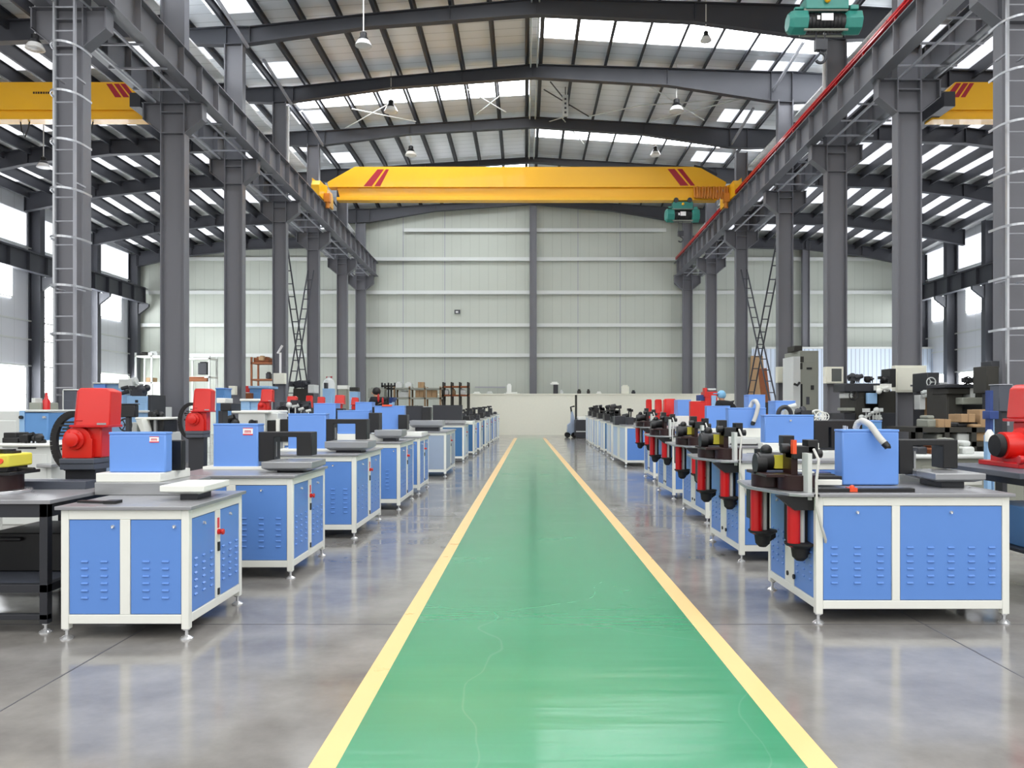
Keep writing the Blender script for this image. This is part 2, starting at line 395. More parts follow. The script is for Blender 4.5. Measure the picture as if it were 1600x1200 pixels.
# ------------------------------------------------------------------ columns
def zgird(y): return 11.37 - .0222 * (y - 18.46)
COLS = {}
def column(side, i, x, y, wpx):
    w = wpx * y / F; h = w / 2; fy = .34
    lab = f"grey steel H column, {ORD[i]} from the camera in the {side} row"
    if i == 0: lab = f"nearest grey steel column of the {side} row, behind the caged ladder"
    t = thing('steel_column', lab, 'column', (x, y, 0), f'{side} row of steel columns', 'structure')
    top = (zroof(x, y) - .3) if i == 0 else ((15.45 if side == 'left' else 14.95) if i < 6 else 14.15)
    b = MB(); b.box(x - h, y - .012, 0, x + h, y + .012, top)
    for s in (-1, 1): b.box(x + s*h - .02, y - fy/2, 0, x + s*h + .02, y + fy/2, top)
    for z in (zgird(y) - .95, zgird(y) - .3, zgird(y) - .02, zgird(y) + 1.0): b.box(x - h, y - .16, z - .015, x + h, y + .16, z + .015)
    b.box(x - h - .1, y - .3, 0, x + h + .1, y + .3, .03)
    b.build('shaft', 'steel_grey', t)
    for s in (-1, 1):           # corbels that carry the runway girders
        z1 = zgird(y); z0 = z1 - .45
        poly = [(x + s*h, z1), (x + s*(h + .55), z1), (x + s*(h + .55), z1 - .5), (x + s*h, z1 - .95)]
        c = MB(); c.prism(poly, y - .012, y + .012, 'y')
        c.box(x + s*h, y - .17, z1 - .025, x + s*(h + .6), y + .17, z1)
        c.bar((x + s*(h + .56), y, z1 - .5), (x + s*h, y, z1 - .97), .34, .025, up=(0, 1, 0)) if False else None
        a0 = Vector((x + s*(h + .57), y, z1 - .5)); a1 = Vector((x + s*h, y, z1 - .96))
        c.hexa([a0 + Vector((0,-.17,-.03)), a0 + Vector((0,.17,-.03)), a1 + Vector((0,.17,-.03)), a1 + Vector((0,-.17,-.03))],
               [a0 + Vector((0,-.17,0)), a0 + Vector((0,.17,0)), a1 + Vector((0,.17,0)), a1 + Vector((0,-.17,0))])
        c.box(x + s*(h + .55) - .02, y - .17, z1 - .5, x + s*(h + .55) + .02, y + .17, z1)
        c.build('corbel', 'steel_grey', t)
    COLS[side, i] = (x, y, h)
for i in range(7): column('left', i, XL, LY[i], [44, 36, 27, 20, 17, 15, 14][i])
for i in range(7): column('right', i, XR if i < 6 else 10.9, RY[i], [56, 36, 30, 22, 17, 15, 14][i])
# outer columns of the side bays
for side, X, ys in (('left', XOL + .35, [30.6, 36, 41.3, 46.8, 51.6]), ('right', XOR - .35, [32, 38, 44.1, 48.1, 51.6])):
    for i, y in enumerate(ys):
        top = zside(X, y) - .3; b = MB()
        b.box(X - .3, y - .012, 0, X + .3, y + .012, top)
        for s in (-1, 1): b.box(X + s*.3 - .02, y - .2, 0, X + s*.3 + .02, y + .2, top)
        struct(b.build('wall_column', 'steel_dark', origin=(X, y, 0)), f"dark steel column on the {side} outer wall, {ORD[len(ys)-1-i]} from the rear corner", 'column', f'{side} outer wall columns')
# rear wall columns
for pxx, nm in ((833, 'in the middle of the rear wall'), (1257, 'at the rear wall of the right bay')):
    x = X_(pxx, YW - .2); b = MB(); b.box(x - .22, YW - .45, 0, x + .22, YW - .42, 15.4)
    for s in (-1, 1): b.box(x + s*.22 - .015, YW - .55, 0, x + s*.22 + .015, YW - .25, 15.4)
    struct(b.build('wall_column', 'steel_grey', origin=(x, YW - .4, 0)), f'slim grey steel column {nm}', 'column')

# ------------------------------------------------------------------ runway girders
def girder(name, label, x, za, zb, y0, y1, depth, step, mats='steel_grey', rail=True, parts=()):
    """I-shaped runway girder; za(y) is its underside"""
    t = thing(name, label, 'girder', (x, y0, za(y0)))
    n = 12; b = MB()
    for i in range(n):
        a, c = y0 + (y1-y0)*i/n, y0 + (y1-y0)*(i+1)/n
        for dx, z0, z1 in ((.012, .02, depth-.02), (.19, 0, .03), (.19, depth-.03, depth)):
            b.hexa([(x-dx, a, za(a)+z0), (x+dx, a, za(a)+z0), (x+dx, c, za(c)+z0), (x-dx, c, za(c)+z0)],
                   [(x-dx, a, za(a)+z1), (x+dx, a, za(a)+z1), (x+dx, c, za(c)+z1), (x-dx, c, za(c)+z1)])
    y = y0 + .3
    while y < y1:
        b.box(x - .18, y - .012, za(y) + .02, x + .18, y + .012, za(y) + depth - .02); y += step
    b.build('beam', mats, t)
    if rail:
        r = MB(); r.hexa([(x-.035, y0, za(y0)+depth), (x+.035, y0, za(y0)+depth), (x+.035, y1, za(y1)+depth), (x-.035, y1, za(y1)+depth)],
                         [(x-.035, y0, za(y0)+depth+.1), (x+.035, y0, za(y0)+depth+.1), (x+.035, y1, za(y1)+depth+.1), (x-.035, y1, za(y1)+depth+.1)])
        r.build('rail', 'steel_dark', t)
    return t
GD = .93
XGL, XGR = XL + .93, XR - .93
g1 = girder('runway_girder', 'grey crane runway girder on the inner side of the left columns', XGL, zgird, None, 12, 51.9, GD, 1.25)
g2 = girder('runway_girder', 'grey crane runway girder with a red conductor rail on the right columns', XGR, zgird, None, 12, 51.9, GD, 1.25)
c = MB(); xr = XGR - .13
for dz, w in ((.13, .05), (.22, .05)):
    c.hexa([(xr-w, 12, zgird(12)+GD+dz), (xr+w, 12, zgird(12)+GD+dz), (xr+w, 51.5, zgird(51.5)+GD+dz), (xr-w, 51.5, zgird(51.5)+GD+dz)],
           [(xr-w, 12, zgird(12)+GD+dz+.06), (xr+w, 12, zgird(12)+GD+dz+.06), (xr+w, 51.5, zgird(51.5)+GD+dz+.06), (xr-w, 51.5, zgird(51.5)+GD+dz+.06)])
y = 13
while y < 51: c.box(xr - .03, y - .03, zgird(y) + GD, xr + .03, y + .03, zgird(y) + GD + .2); y += 2
c.build('conductor_rail', 'red_dark', g2)
girder('runway_girder', 'grey crane runway girder on the outer side of the left columns', XL - .6, zgird, None, 12, 51.9, GD, 1.25)
girder('runway_girder', 'grey crane runway girder on the outer side of the right columns', XR + .6, zgird, None, 12, 51.9, GD, 1.25)
zo = lambda y: 8.75
girder('runway_girder', 'dark crane runway girder along the left outer wall', XOL + 1.1, zo, None, 24, 51.6, 1.0, 1.5, 'steel_dark')
girder('runway_girder', 'dark crane runway girder along the right outer wall', XOR - 1.1, zo, None, 24, 51.6, 1.0, 1.5, 'steel_dark')
for side, X, ys in (('left', XOL, [30.6, 36, 41.3, 46.8, 51.6]), ('right', XOR, [32, 38, 44.1, 48.1, 51.6])):
    s = 1 if side == 'left' else -1
    for i, y in enumerate(ys):
        b = MB(); b.prism([(X + s*.65, 8.75), (X + s*1.35, 8.75), (X + s*1.35, 8.55), (X + s*.65, 8.0)], y - .1, y + .1, 'y')
        struct(b.build('girder_bracket', 'steel_dark'), f"steel bracket under the {side} outer girder, {ORD[len(ys)-1-i]} from the rear corner", 'bracket', f'{side} outer girder brackets')
# horizontal ladder-like struts between the paired girders
for side, X in (('left', XL), ('right', XR)):
    ys = LY if side == 'left' else RY
    for i in range(len(ys) - 1):
        b = MB()
        for f in (.3, .55, .8):
            y = ys[i] + (ys[i+1]-ys[i])*f; z = zgird(y) - .02
            b.bar((X - .75, y, z), (X + .9, y, z), .05, .05); 
        y0, y1 = ys[i] + .4, ys[i+1] - .4
        for xx in (-.42, .6): b.bar((X + xx, y0, zgird(y0) - .1), (X + xx, y1, zgird(y1) - .1), .06, .06)
        struct(b.build('girder_strut', 'steel_light'), f"light steel struts joining the paired {side} girders in bay {ORD[i]} from the camera".replace('bay '+ORD[i], 'the '+ORD[i]+' bay'), 'bracing', f'{side} girder struts')

# ------------------------------------------------------------------ rafters and purlins
def ibeam(b, pts, fw=.14):      # pts: (x, y, zlow, ztop) along the span
    for (xa, ya, la, ta), (xb, yb, lb, tb) in zip(pts, pts[1:]):
        for d, l0, t0, l1, t1 in ((.012, la, ta, lb, tb), (fw, la, la+.03, lb, lb+.03), (fw, ta-.03, ta, tb-.03, tb)):
            b.hexa([(xa, ya-d, l0), (xb, yb-d, l1), (xb, yb+d, l1), (xa, ya+d, l0)], [(xa, ya-d, t0), (xb, yb-d, t1), (xb, yb+d, t1), (xa, ya+d, t0)])
        n = max(1, int(abs(xb-xa)/2.9))
        for i in range(1, n + 1):
            f = i/(n+.0) ; x = xa+(xb-xa)*f; y = ya+(yb-ya)*f; l = la+(lb-la)*f; t = ta+(tb-ta)*f
            b.box(x-.01, y-.13, l, x+.01, y+.13, t)
for i in range(1, 7):
    xl, yl, hl = COLS['left', i]; xr, yr, hr = COLS['right', i]; ym = (yl + yr)/2
    zl, zq, zr = [(15.5, 15.0, 16.23), (15.47, 14.9, 16.24), (15.4, 15.2, 16.28), (15.4, 15.3, 16.5), (14.2, 14.2, 15.4)][i - 2] if i > 1 else (15.5, 15.0, 16.2)
    top = lambda x, y: zroof(x, y) - .27
    b = MB()
    e = -15.4
    pts = [(e, yl, min(zl + .1, top(e, yl) - .35), top(e, yl)), (xl - .3, yl, zl - .05, top(xl, yl)), (xl + .6, yl, zl, top(xl, yl)), (xl + 5, (yl*1.2+ym)/2.2, zl + (zr - zl)*.62, top(xl+5, yl)), (XRIDGE, ym, zr, top(XRIDGE, ym)),
           (xr - 5, (yr*1.2+ym)/2.2, zq + (zr - zq)*.62, top(xr-5, yr)), (xr - .6, yr, zq, top(xr, yr)), (xr + .3, yr, zq - .05, top(xr, yr)), (15.6, yr, min(zq + .1, top(15.6, yr) - .35), top(15.6, yr))]
    ibeam(b, pts)
    struct(b.build('roof_rafter', 'steel_dark', origin=(XRIDGE, ym, zr)), f"dark steel roof rafter of the main hall, {ORD[6-i]} from the rear wall", 'rafter', 'main roof rafters')
    for side, s, x0, x1, y in (('left', -1, xl - hl, XOL + .6, yl), ('right', 1, xr + hr, XOR - .6, yr)):
        b = MB(); pts = []
        for f in (0, .5, .75, 1):
            x = x0 + (x1 - x0)*f; t = zside(x, y) - .25
            pts.append((x, y, t - [.68, .62, .68, .95][int(f*4) if f < .6 else (2 if f < .9 else 3)], t))
        ibeam(b, pts)
        struct(b.build('roof_rafter', 'steel_dark', origin=(x0, y, pts[0][2])), f"dark steel rafter under the {side} side roof, {ORD[6-i]} from the rear wall", 'rafter', f'{side} side roof rafters')
def purlin(x, zf, label, group, h=.24, y0=12):
    b = MB(); ys = [q for q in YS if q > y0]; ys = [y0] + ys
    ys[-1] = YW
    for a, c in zip(ys, ys[1:]):
        for d0, d1, z0, z1 in ((-.012, .012, -h, 0), (0, .09, -.025, 0), (-.09, 0, -h, -h+.025)):
            b.hexa([(x+d0, a, zf(x,a)+z0), (x+d1, a, zf(x,a)+z0), (x+d1, c, zf(x,c)+z0), (x+d0, c, zf(x,c)+z0)],
                   [(x+d0, a, zf(x,a)+z1), (x+d1, a, zf(x,a)+z1), (x+d1, c, zf(x,c)+z1), (x+d0, c, zf(x,c)+z1)])
    return struct(b.build('roof_purlin', 'steel_dark', origin=(x, y0, zf(x, y0) - h)), label, 'purlin', group)
for s, side in ((-1, 'left'), (1, 'right')):
    for j in range(11):
        x = XRIDGE + s*(.3 + 1.42*j)
        purlin(x, lambda x, y: zroof(x, y) - .01, f"dark roof purlin, {ORD[j]} to the {side} of the ridge", f'purlins {side} of the ridge')
    for j in range(12):
        x = s*(12.6 + 1.2*j)
        purlin(x, lambda x, y: zside(x, y) - .01, f"dark purlin under the {side} side roof, {ORD[j]} out from the columns", f'purlins of the {side} side roof', .5)
b = MB()
for dx in (-.14, .14): b.tube([(XRIDGE + dx, y, zroof(XRIDGE, y) - .36) for y in (12, 24, 34, 46.3, 52)], .035)
struct(b.build('ridge_pipe', 'light_grey'), 'pair of pale pipes running along the roof ridge', 'pipe')
# roof wind bracing rods
for i, (a, c) in enumerate([((550,170), (650,190)), ((540,200),(608,162)), ((730,140),(790,175)), ((745,178),(786,146)), ((850,140),(920,182)), ((860,128),(890,165)), ((920,182),(1000,165)), ((1000,165),(1162,154)), ((1015,135),(1100,188)), ((1015,190),(1160,154)), ((878,184),(912,225)), ((815,203),(878,184))]):
    def onroof(p):
        Y = 38.0
        for _ in range(6): Y = (zroof(X_(p[0], Y), Y) - .42 - CH) * F / (VY - p[1])
        return Vector((X_(p[0], Y), Y, zroof(X_(p[0], Y), Y) - .42))
    b = MB(); b.tube([onroof(a), onroof(c)], .03, 6)
    struct(b.build('bracing_rod', 'light_grey' if i < 4 or i > 5 else 'steel_dark'), f"thin roof bracing rod, {ORD[i]} counted from the left above the yellow crane", 'rod', 'roof bracing rods')
q = 36.5; b = MB(); b.px(879, 148, 888, 181, q, .12, 0)
for i in range(4): b.px(882, 153 + 7*i, 885, 156 + 7*i, q - .02, .05, 1)
tag(b.build('junction_panel', ['light_grey', 'steel_dark']), 'slim white panel with dark dots hanging among the roof rods', 'panel')
b = MB(); z = Z_(148, q); b.cyl((X_(883.5, q), q + .06, z), (X_(883.5, q), q + .06, zroof(X_(883.5, q), q)), .02, n=8); b.build('hanger_rod', 'steel_dark', bpy.data.objects['junction_panel'])
# knee braces beside the columns
for side, i in (('left', 2), ('left', 3), ('left', 4), ('right', 2), ('right', 3), ('right', 4)):
    x, y, h = COLS[side, i]; s = 1 if side == 'left' else -1
    b = MB(); b.bar((x + s*.5, y, 15.4), (x + s*.2, y - 2.8, zroof(x, y) - .3), .1, .1)
    struct(b.build('knee_brace', 'steel_light'), f"pale diagonal brace from the {ORD[i]} {side} column up to the roof", 'brace', f'{side} roof knee braces')
for side, i in (('left', 3), ('right', 2)):
    x, y, h = COLS[side, i]; s = 1 if side == 'left' else -1
    b = MB(); b.box(x + s*(h + .05) - .05, y - .05, zgird(y) + 1, x + s*(h + .05) + .05, y + .05, 15.3)
    struct(b.build('drain_pipe', 'lamp_white'), f"white vertical pipe beside the {ORD[i]} {side} column above the girder", 'pipe')
# lattice cross braces between columns
def lattice(side, pts, n, label):
    b = MB(); a, c = Vector(pts[0]), Vector(pts[1])
    off = Vector((.15, 0, 0))
    b.bar(a - off, c - off, .055, .055, up=(1,0,0)); b.bar(a + off, c + off, .055, .055, up=(1,0,0))
    for j in range(1, n):
        p = a + (c - a)*j/n; b.bar(p - off, p + off, .045, .045)
    struct(b.build('lattice_brace', 'steel_dark'), label, 'brace', f'{side} lattice cross braces')
for side, X, y0, y1 in (('left', XL, LY[3], LY[4]), ('right', XR, RY[3], RY[4])):
    lattice(side, ((X, y0 + .5, 9.2), (X, y1 - .3, .3)), 16, f"dark ladder-like diagonal brace between {side} columns, falling towards the rear wall")
    lattice(side, ((X, y1 - .5, 8.8), (X, y0 + .4, .3)), 16, f"dark ladder-like diagonal brace between {side} columns, rising towards the rear wall")

# ------------------------------------------------------------------ caged ladders
def caged_ladder(side, x, y, sgn):
    t = thing('caged_ladder', f"grey steel ladder with safety hoops on the nearest {side} column", 'ladder', (x, y, 0))
    w = .24
    for dx in (-w, w):
        b = MB(); b.box(x+dx-.025, y-.035, 1.3, x+dx+.025, y+.035, 13.6); b.build('ladder_rail', 'galvanized' if dx < 0 else 'steel_light', t)
    z = 1.6; i = 0
    while z < 13.4:
        b = MB(); b.cyl((x-w, y, z), (x+w, y, z), .02, n=8); b.build('rung', 'steel_light', t); z += .56
    z = 3.4
    while z < 13.2:
        pts = [(x + sgn*(.1 - .34*math.cos(a)), y - .46*math.sin(a), z) for a in [math.radians(q) for q in range(0, 181, 15)]] + [(x + sgn*.44, y + .35, z)]
        b = MB()
        for p, q in zip(pts, pts[1:]): b.bar(p, q, .02, .05)
        b.build('safety_hoop', 'galvanized', t); z += 1.12
    b = MB()
    for z in (2, 4.5, 7, 9.5, 12):
        for dx in (-w, w): b = MB(); b.box(x+dx-.02, y, z-.02, x+dx+.02, y+.42, z+.02); b.build('wall_bracket', 'steel_light', t)
caged_ladder('left', X_(101, LY[0] - .6), LY[0] - .6, 1)
caged_ladder('right', X_(1591, RY[0] - .6), RY[0] - .6, -1)
# ------------------------------------------------------------------ cranes
def hoist(name, label, px0, py0, px1, py1, Y, loop):
    """electric wire rope hoist filling the pixel box of its drum body"""
    x0, x1, z1, z0 = X_(px0, Y), X_(px1, Y), Z_(py0, Y), Z_(py1, Y); w = x1 - x0; h = z1 - z0; zc = (z0+z1)/2
    t = thing(name, label, 'hoist', ((x0+x1)/2, Y, z0))
    o8 = lambda r: [(r*math.cos(math.radians(22.5+45*i)), r*math.sin(math.radians(22.5+45*i))) for i in range(8)]
    for nm, a, c, m in (('motor_housing', x0, x0 + w*.26, 'hoist_green'), ('gear_housing', x0 + w*.76, x1, 'hoist_green')):
        b = MB(); b.lathe((a, Y, zc), [(h*.38, 0), (h*.54, (c-a)*.2), (h*.54, c-a-.02), (h*.45, c-a)], 8, axis='x'); b.build(nm, m, t, .01)
    b = MB(); b.cyl((x0 + w*.25, Y, zc), (x0 + w*.77, Y, zc), h*.4, n=20)
    for i in range(9): b.lathe((x0 + w*(.29+.05*i), Y, zc), [(h*.4, 0), (h*.43, .02), (h*.4, .04)], 20, axis='x')
    b.build('rope_drum', 'black', t)
    b = MB()
    for dy, dz in ((-.3, .45), (-.3, -.45), (.3, .45), (.3, -.45)): b.cyl((x0 + w*.2, Y + dy*h, zc + dz*h), (x0 + w*.8, Y + dy*h, zc + dz*h), .03, n=8)
    b.build('tie_bar', 'grey_machine', t)
    b = MB(); b.box(x0 + w*.42, Y - h*.5, zc - h*.12, x0 + w*.58, Y - h*.46, zc + h*.2); b.box(x0+w*.36, Y-h*.5, zc-h*.08, x0+w*.4, Y-h*.46, zc+h*.1); b.build('rating_plate', 'label_white', t)
    b = MB(); b.box(x0 + w*.22, Y - .22, z1 - .02, x0 + w*.8, Y + .22, z1 + h*.5); b.box(x0 + w*.1, Y - .05, z1 + h*.1, x0 + w*.24, Y + .05, z1 + h*.2); b.box(x0 + w*.82, Y - .25, z1 - h*.1, x0 + w*.93, Y - .18, z1 + h*.1, 0); b.build('trolley', 'hoist_green', t, .01)
    for dx in (.3, .7):
        for dy in (-.2, .2):
            b = MB(); b.cyl((x0 + w*dx, Y + dy, z1 + h*.62), (x0 + w*dx, Y + dy*1.35, z1 + h*.62), .12, n=16); b.build('trolley_wheel', 'charcoal', t)
    b = MB(); b.ball((x0 + w*.5, Y - .27, z1 + h*.3), .07); b.build('warning_lamp', 'crane_yellow', t)
    b = MB()
    for dx in (.4, .52): b.cyl((x0 + w*dx, Y, zc), (x0 + w*dx, Y, z0 - loop), .015, n=6)
    b.build('wire_rope', 'steel_dark', t)
    b = MB(); b.box(x0 + w*.38, Y - .08, z0 - loop - .25, x0 + w*.54, Y + .08, z0 - loop); 
    hk = [(x0 + w*.46 + .12*math.sin(a), Y, z0 - loop - .42 + .12*math.cos(a)) for a in [math.radians(q) for q in range(0, 260, 20)]]
    b.tube([(x0 + w*.46, Y, z0 - loop - .2)] + hk, .035, 8); b.build('hook_block', 'charcoal', t)
    return t
def stripes(t, polys, Y):
    for q in polys:
        b = MB(); b.prism([(X_(p[0], Y), Z_(p[1], Y)) for p in q], Y - .008, Y + .003, 'y'); b.build('stripe', 'stripe_red', t)
def main_crane(Y, label, px_detail):
    xa, xb = XGL, XGR; zr = zgird(Y) + GD + .1
    t = thing('bridge_crane', label, 'crane', (0, Y, zr))
    zb, zt = zr + .07, zr + 1.7; D = .55
    # box girder upper body with tapered ends, then recessed web and bottom flange
    b = MB(); z1 = zb + .62
    b.prism([(xa + .35, z1), (xb - .35, z1), (xb - .3, z1 + .25), (xb - 1.65, zt), (xa + 1.65, zt), (xa + .3, z1 + .25)], Y, Y + D, 'y'); b.build('box_girder', 'crane_yellow', t, .012)
    b = MB(); b.prism([(xa + .75, z1), (xa + .9, zb + .1), (xb - .9, zb + .1), (xb - .75, z1)], Y + .13, Y + D - .13, 'y')
    b.box(xa + .75, Y + .02, zb - .02, xb - .75, Y + D - .02, zb + .14); b.build('lower_flange', 'crane_yellow', t, .008)
    for s, xe in ((1, xa), (-1, xb)):
        b = MB(); b.prism([(Y - 1.1, zr - .02), (Y - 1.1, zr + .5), (Y - .9, zr + .75), (Y + 1.4, zr + .75), (Y + 1.6, zr + .5), (Y + 1.6, zr - .02)], xe - .2, xe + .2, 'x')
        b.prism([(xe - s*.2, zr + .3), (xe - s*.45, zr + .55), (xe - s*.45, zr + 1.15), (xe - s*.2, zr + .95), (xe + s*.3, zr + .75), (xe + s*.3, zr + .3)], Y - .05, Y + .1, 'y')
        b.build('end_carriage', 'crane_yellow', t, .01)
        for dy in (-.8, 1.3):
            b = MB(); b.cyl((xe - .1, Y + dy, zr + .15), (xe + .1, Y + dy, zr + .15), .16, n=18); b.build('wheel', 'charcoal', t)
        b = MB(); b.box(xe + s*.22, Y - .35, zr - .12, xe + s*.5, Y - .05, zr + .3); b.cyl((xe + s*.36, Y - .2, zr - .4), (xe + s*.36, Y - .2, zr - .1), .1, n=12); b.build('drive_motor', 'cable_orange', t)
    b = MB(); b.tube([(xb - 1.9, Y + .02, zt + .05), (xb - 1.5, Y + .02, zt - .02), (xb - .75, Y + .02, z1 + .62)], .06); b.build('conduit', 'charcoal', t)
    if px_detail:
        stripes(t, [[(590,264.5),(600,264.5),(581,291),(568,291)], [(603,264.5),(608,264.5),(594,291),(585,291)], [(1043,264),(1054,264),(1076,290),(1063,290)], [(1058,264),(1066,264),(1086,290),(1079,290)]], Y)
        b = MB(); n = 15                     # festoon of orange flat cable
        x0, x1 = X_(1084, Y), X_(1148, Y)
        for i in range(n):
            x = x0 + (x1-x0)*i/n; b.tube([(x, Y - .1 - .1*(i % 2), z1 - .02), (x + .03, Y - .12, zb + .1 - .1*R.random()), (x + .1, Y - .14, zb + .05 - .1*R.random()), (x + .14, Y - .1, z1 - .02)], .05, 6)
        b.build('festoon_cable', 'cable_orange', t)
    return t
main_crane(38.0, 'yellow overhead bridge crane with red stripes spanning the main hall', True)
main_crane(18.0, 'second yellow overhead crane above the camera carrying the near hoist', False)
hoist('electric_hoist', 'green electric hoist under the right end of the striped yellow crane', 1039, 327, 1092, 347, 38.25, .45)
hoist('electric_hoist', 'large green electric hoist hanging at the top of the hall', 1230, 19, 1343, 53, 18.25, .15)
def side_crane(s, Y, pxe, label):
    z0, z1 = Z_(186, Y), Z_(128, Y); xe = X_(pxe, Y); xo = s*25.4
    t = thing('bridge_crane', label, 'crane', ((xe + xo)/2, Y, z0))
    zm = z0 + (z1 - z0)*.25
    b = MB(); b.prism([(xo, zm), (xe - s*.05, zm), (xe, z0 + (z1-z0)*.5), (xe + s*.6, z1), (xo, z1)], Y, Y + .5, 'y'); b.build('box_girder', 'crane_yellow', t, .012)
    b = MB(); b.box(xo, Y + .02, z0, xe + s*-.12, Y + .48, z0 + .1); b.box(xo, Y + .08, z0 + .1, xe - s*.1, Y + .42, zm); b.build('lower_flange', 'crane_yellow', t)
    b = MB(); b.box(xe - s*.25, Y - .9, z0 + .05, xe + s*.1, Y + 1.3, z0 + .5); b.build('end_carriage', 'charcoal', t, .01)
    for x in (xe + s*2.2, xe + s*4.3, xe + s*6.8):
        b = MB(); b.tube([(x, Y + .25, z0), (x + .05, Y + .25, z0 - .3), (x + .15, Y + .25, z0 - .5), (x + .25, Y + .25, z0 - .25), (x + .3, Y + .25, z0)], .02, 6); b.build('cable_loop', 'black', t)
    m = lambda q: [(p[0], p[1]) for p in q]
    if s < 0:
        stripes(t, [[(166,131),(175,131),(190,152),(180,152)], [(178,131),(186,131),(202,152),(193,152)], [(188,131),(196,131),(212,152),(205,152)]], Y)
        b = MB(); xx = 51.5
        for i, w in enumerate((3, 2.5, 3, 3.5, 3, 2.5, 3, 3)):
            b.px(xx, 143.2, xx + w*.9, 146.5, Y - .006, .01); xx += w + .9
        b.build('lettering', 'oxide', t)
    else:
        stripes(t, [[(1494,130),(1502,130),(1487,152),(1477,152)], [(1505,130),(1513,130),(1498,152),(1490,152)], [(1515,130),(1522,130),(1508,152),(1501,152)]], Y)
side_crane(-1, 25.2, 229, 'yellow crane girder with red stripes over the left side bay')
side_crane(1, 24.2, 1463, 'yellow crane girder with red stripes over the right side bay')

# ------------------------------------------------------------------ pendant lamps
def lamp(px, py, w, Y, side, label, ptop=None, shade='black'):
    d = w*Y/F; x, z = X_(px, Y), Z_(py, Y)
    zt = (zroof(x, Y) if abs(x) < 12 else zside(x, Y)) - .02
    t = thing('pendant_lamp', label, 'lamp', (x, Y, z), 'pendant lamps under the roof')
    b = MB(); b.cyl((x, Y, z + d*.75), (x, Y, zt), .022, n=8); b.build('drop_rod', 'lamp_white', t)
    b = MB(); b.lathe((x, Y, z), [(d*.36, d*.3), (d*.28, d*.45), (d*.2, d*.55), (d*.2, d*.78), (d*.1, d*.85)], 20); b.build('ballast_cap', shade, t)
    b = MB(); b.lathe((x, Y, z), [(d*.5, 0), (d*.47, d*.1), (d*.36, d*.3), (d*.3, d*.32)], 24); b.build('lamp_shade', 'lamp_glass', t)
    b = MB(); b.ball((x, Y, z + .02), d*.44, d*.44, .05, 16); b.build('diffuser', 'lamp_white', t)
lamp(568, 72, 26, 26.5, '', 'pendant lamp highest and largest left of the ridge')
lamp(611, 175, 22, 34.2, '', 'pendant lamp left of the ridge in front of the crossing rods')
lamp(642, 243, 18, 40.5, '', 'small pendant lamp left of the ridge just above the yellow crane')
lamp(1103, 64, 18, 28, '', 'dark pendant lamp high on the right in front of the bright skylight')
lamp(1057, 174, 23, 33.5, '', 'pendant lamp on a long white rod right of the ridge')
lamp(1024, 243, 17, 41, '', 'small pendant lamp right of the ridge just above the yellow crane')
lamp(55, 77, 28, 23, '', 'pendant lamp in the left side bay beside the caged ladder')
lamp(68, 262, 20, 31, '', 'pendant lamp deep in the left side bay below the yellow girder')

# ------------------------------------------------------------------ cabinets and benches
def louvres(b, x0, x1, zs, cols, y, axis='y', sgn=-1, w=.05):
    """raised punched louvres on a door; axis 'y' = door facing the camera, 'x' = door facing the aisle"""
    for i in range(cols):
        c = x0 + (x1-x0)*(i+.5+(.0 if cols < 3 else 0))/cols if cols > 2 else x0 + (x1-x0)*(.31 + .38*i)
        for z in zs:
            tri = [(0, z+.008), (sgn*.011, z-.002), (sgn*.009, z-.008), (0, z-.008)]
            if axis == 'y': b.prism([(y + p, q) for p, q in tri], c - w/2, c + w/2, 'x')
            else: b.prism([(y + p, q) for p, q in tri], c - w/2, c + w/2, 'y')
def foot(t, x, y, h=.085):
    b = MB(); b.lathe((x, y, 0), [(.046, 0), (.046, .008), (.03, .02), (.018, .026), (.012, .03), (.012, h - .02), (.026, h - .018), (.026, h)], 16); b.build('levelling_foot', 'chrome', t)
def lock(par, p, axis, sgn=-1):
    b = MB(); p = Vector(p); d = Vector((0, sgn*.014, 0)) if axis == 'y' else Vector((sgn*.014, 0, 0))
    b.cyl(p, p + d, .013, .011, 14); b.cyl(p + d, p + d*1.3 + Vector((0, 0, -.012)), .005, n=8); b.build('lock', 'chrome', par)
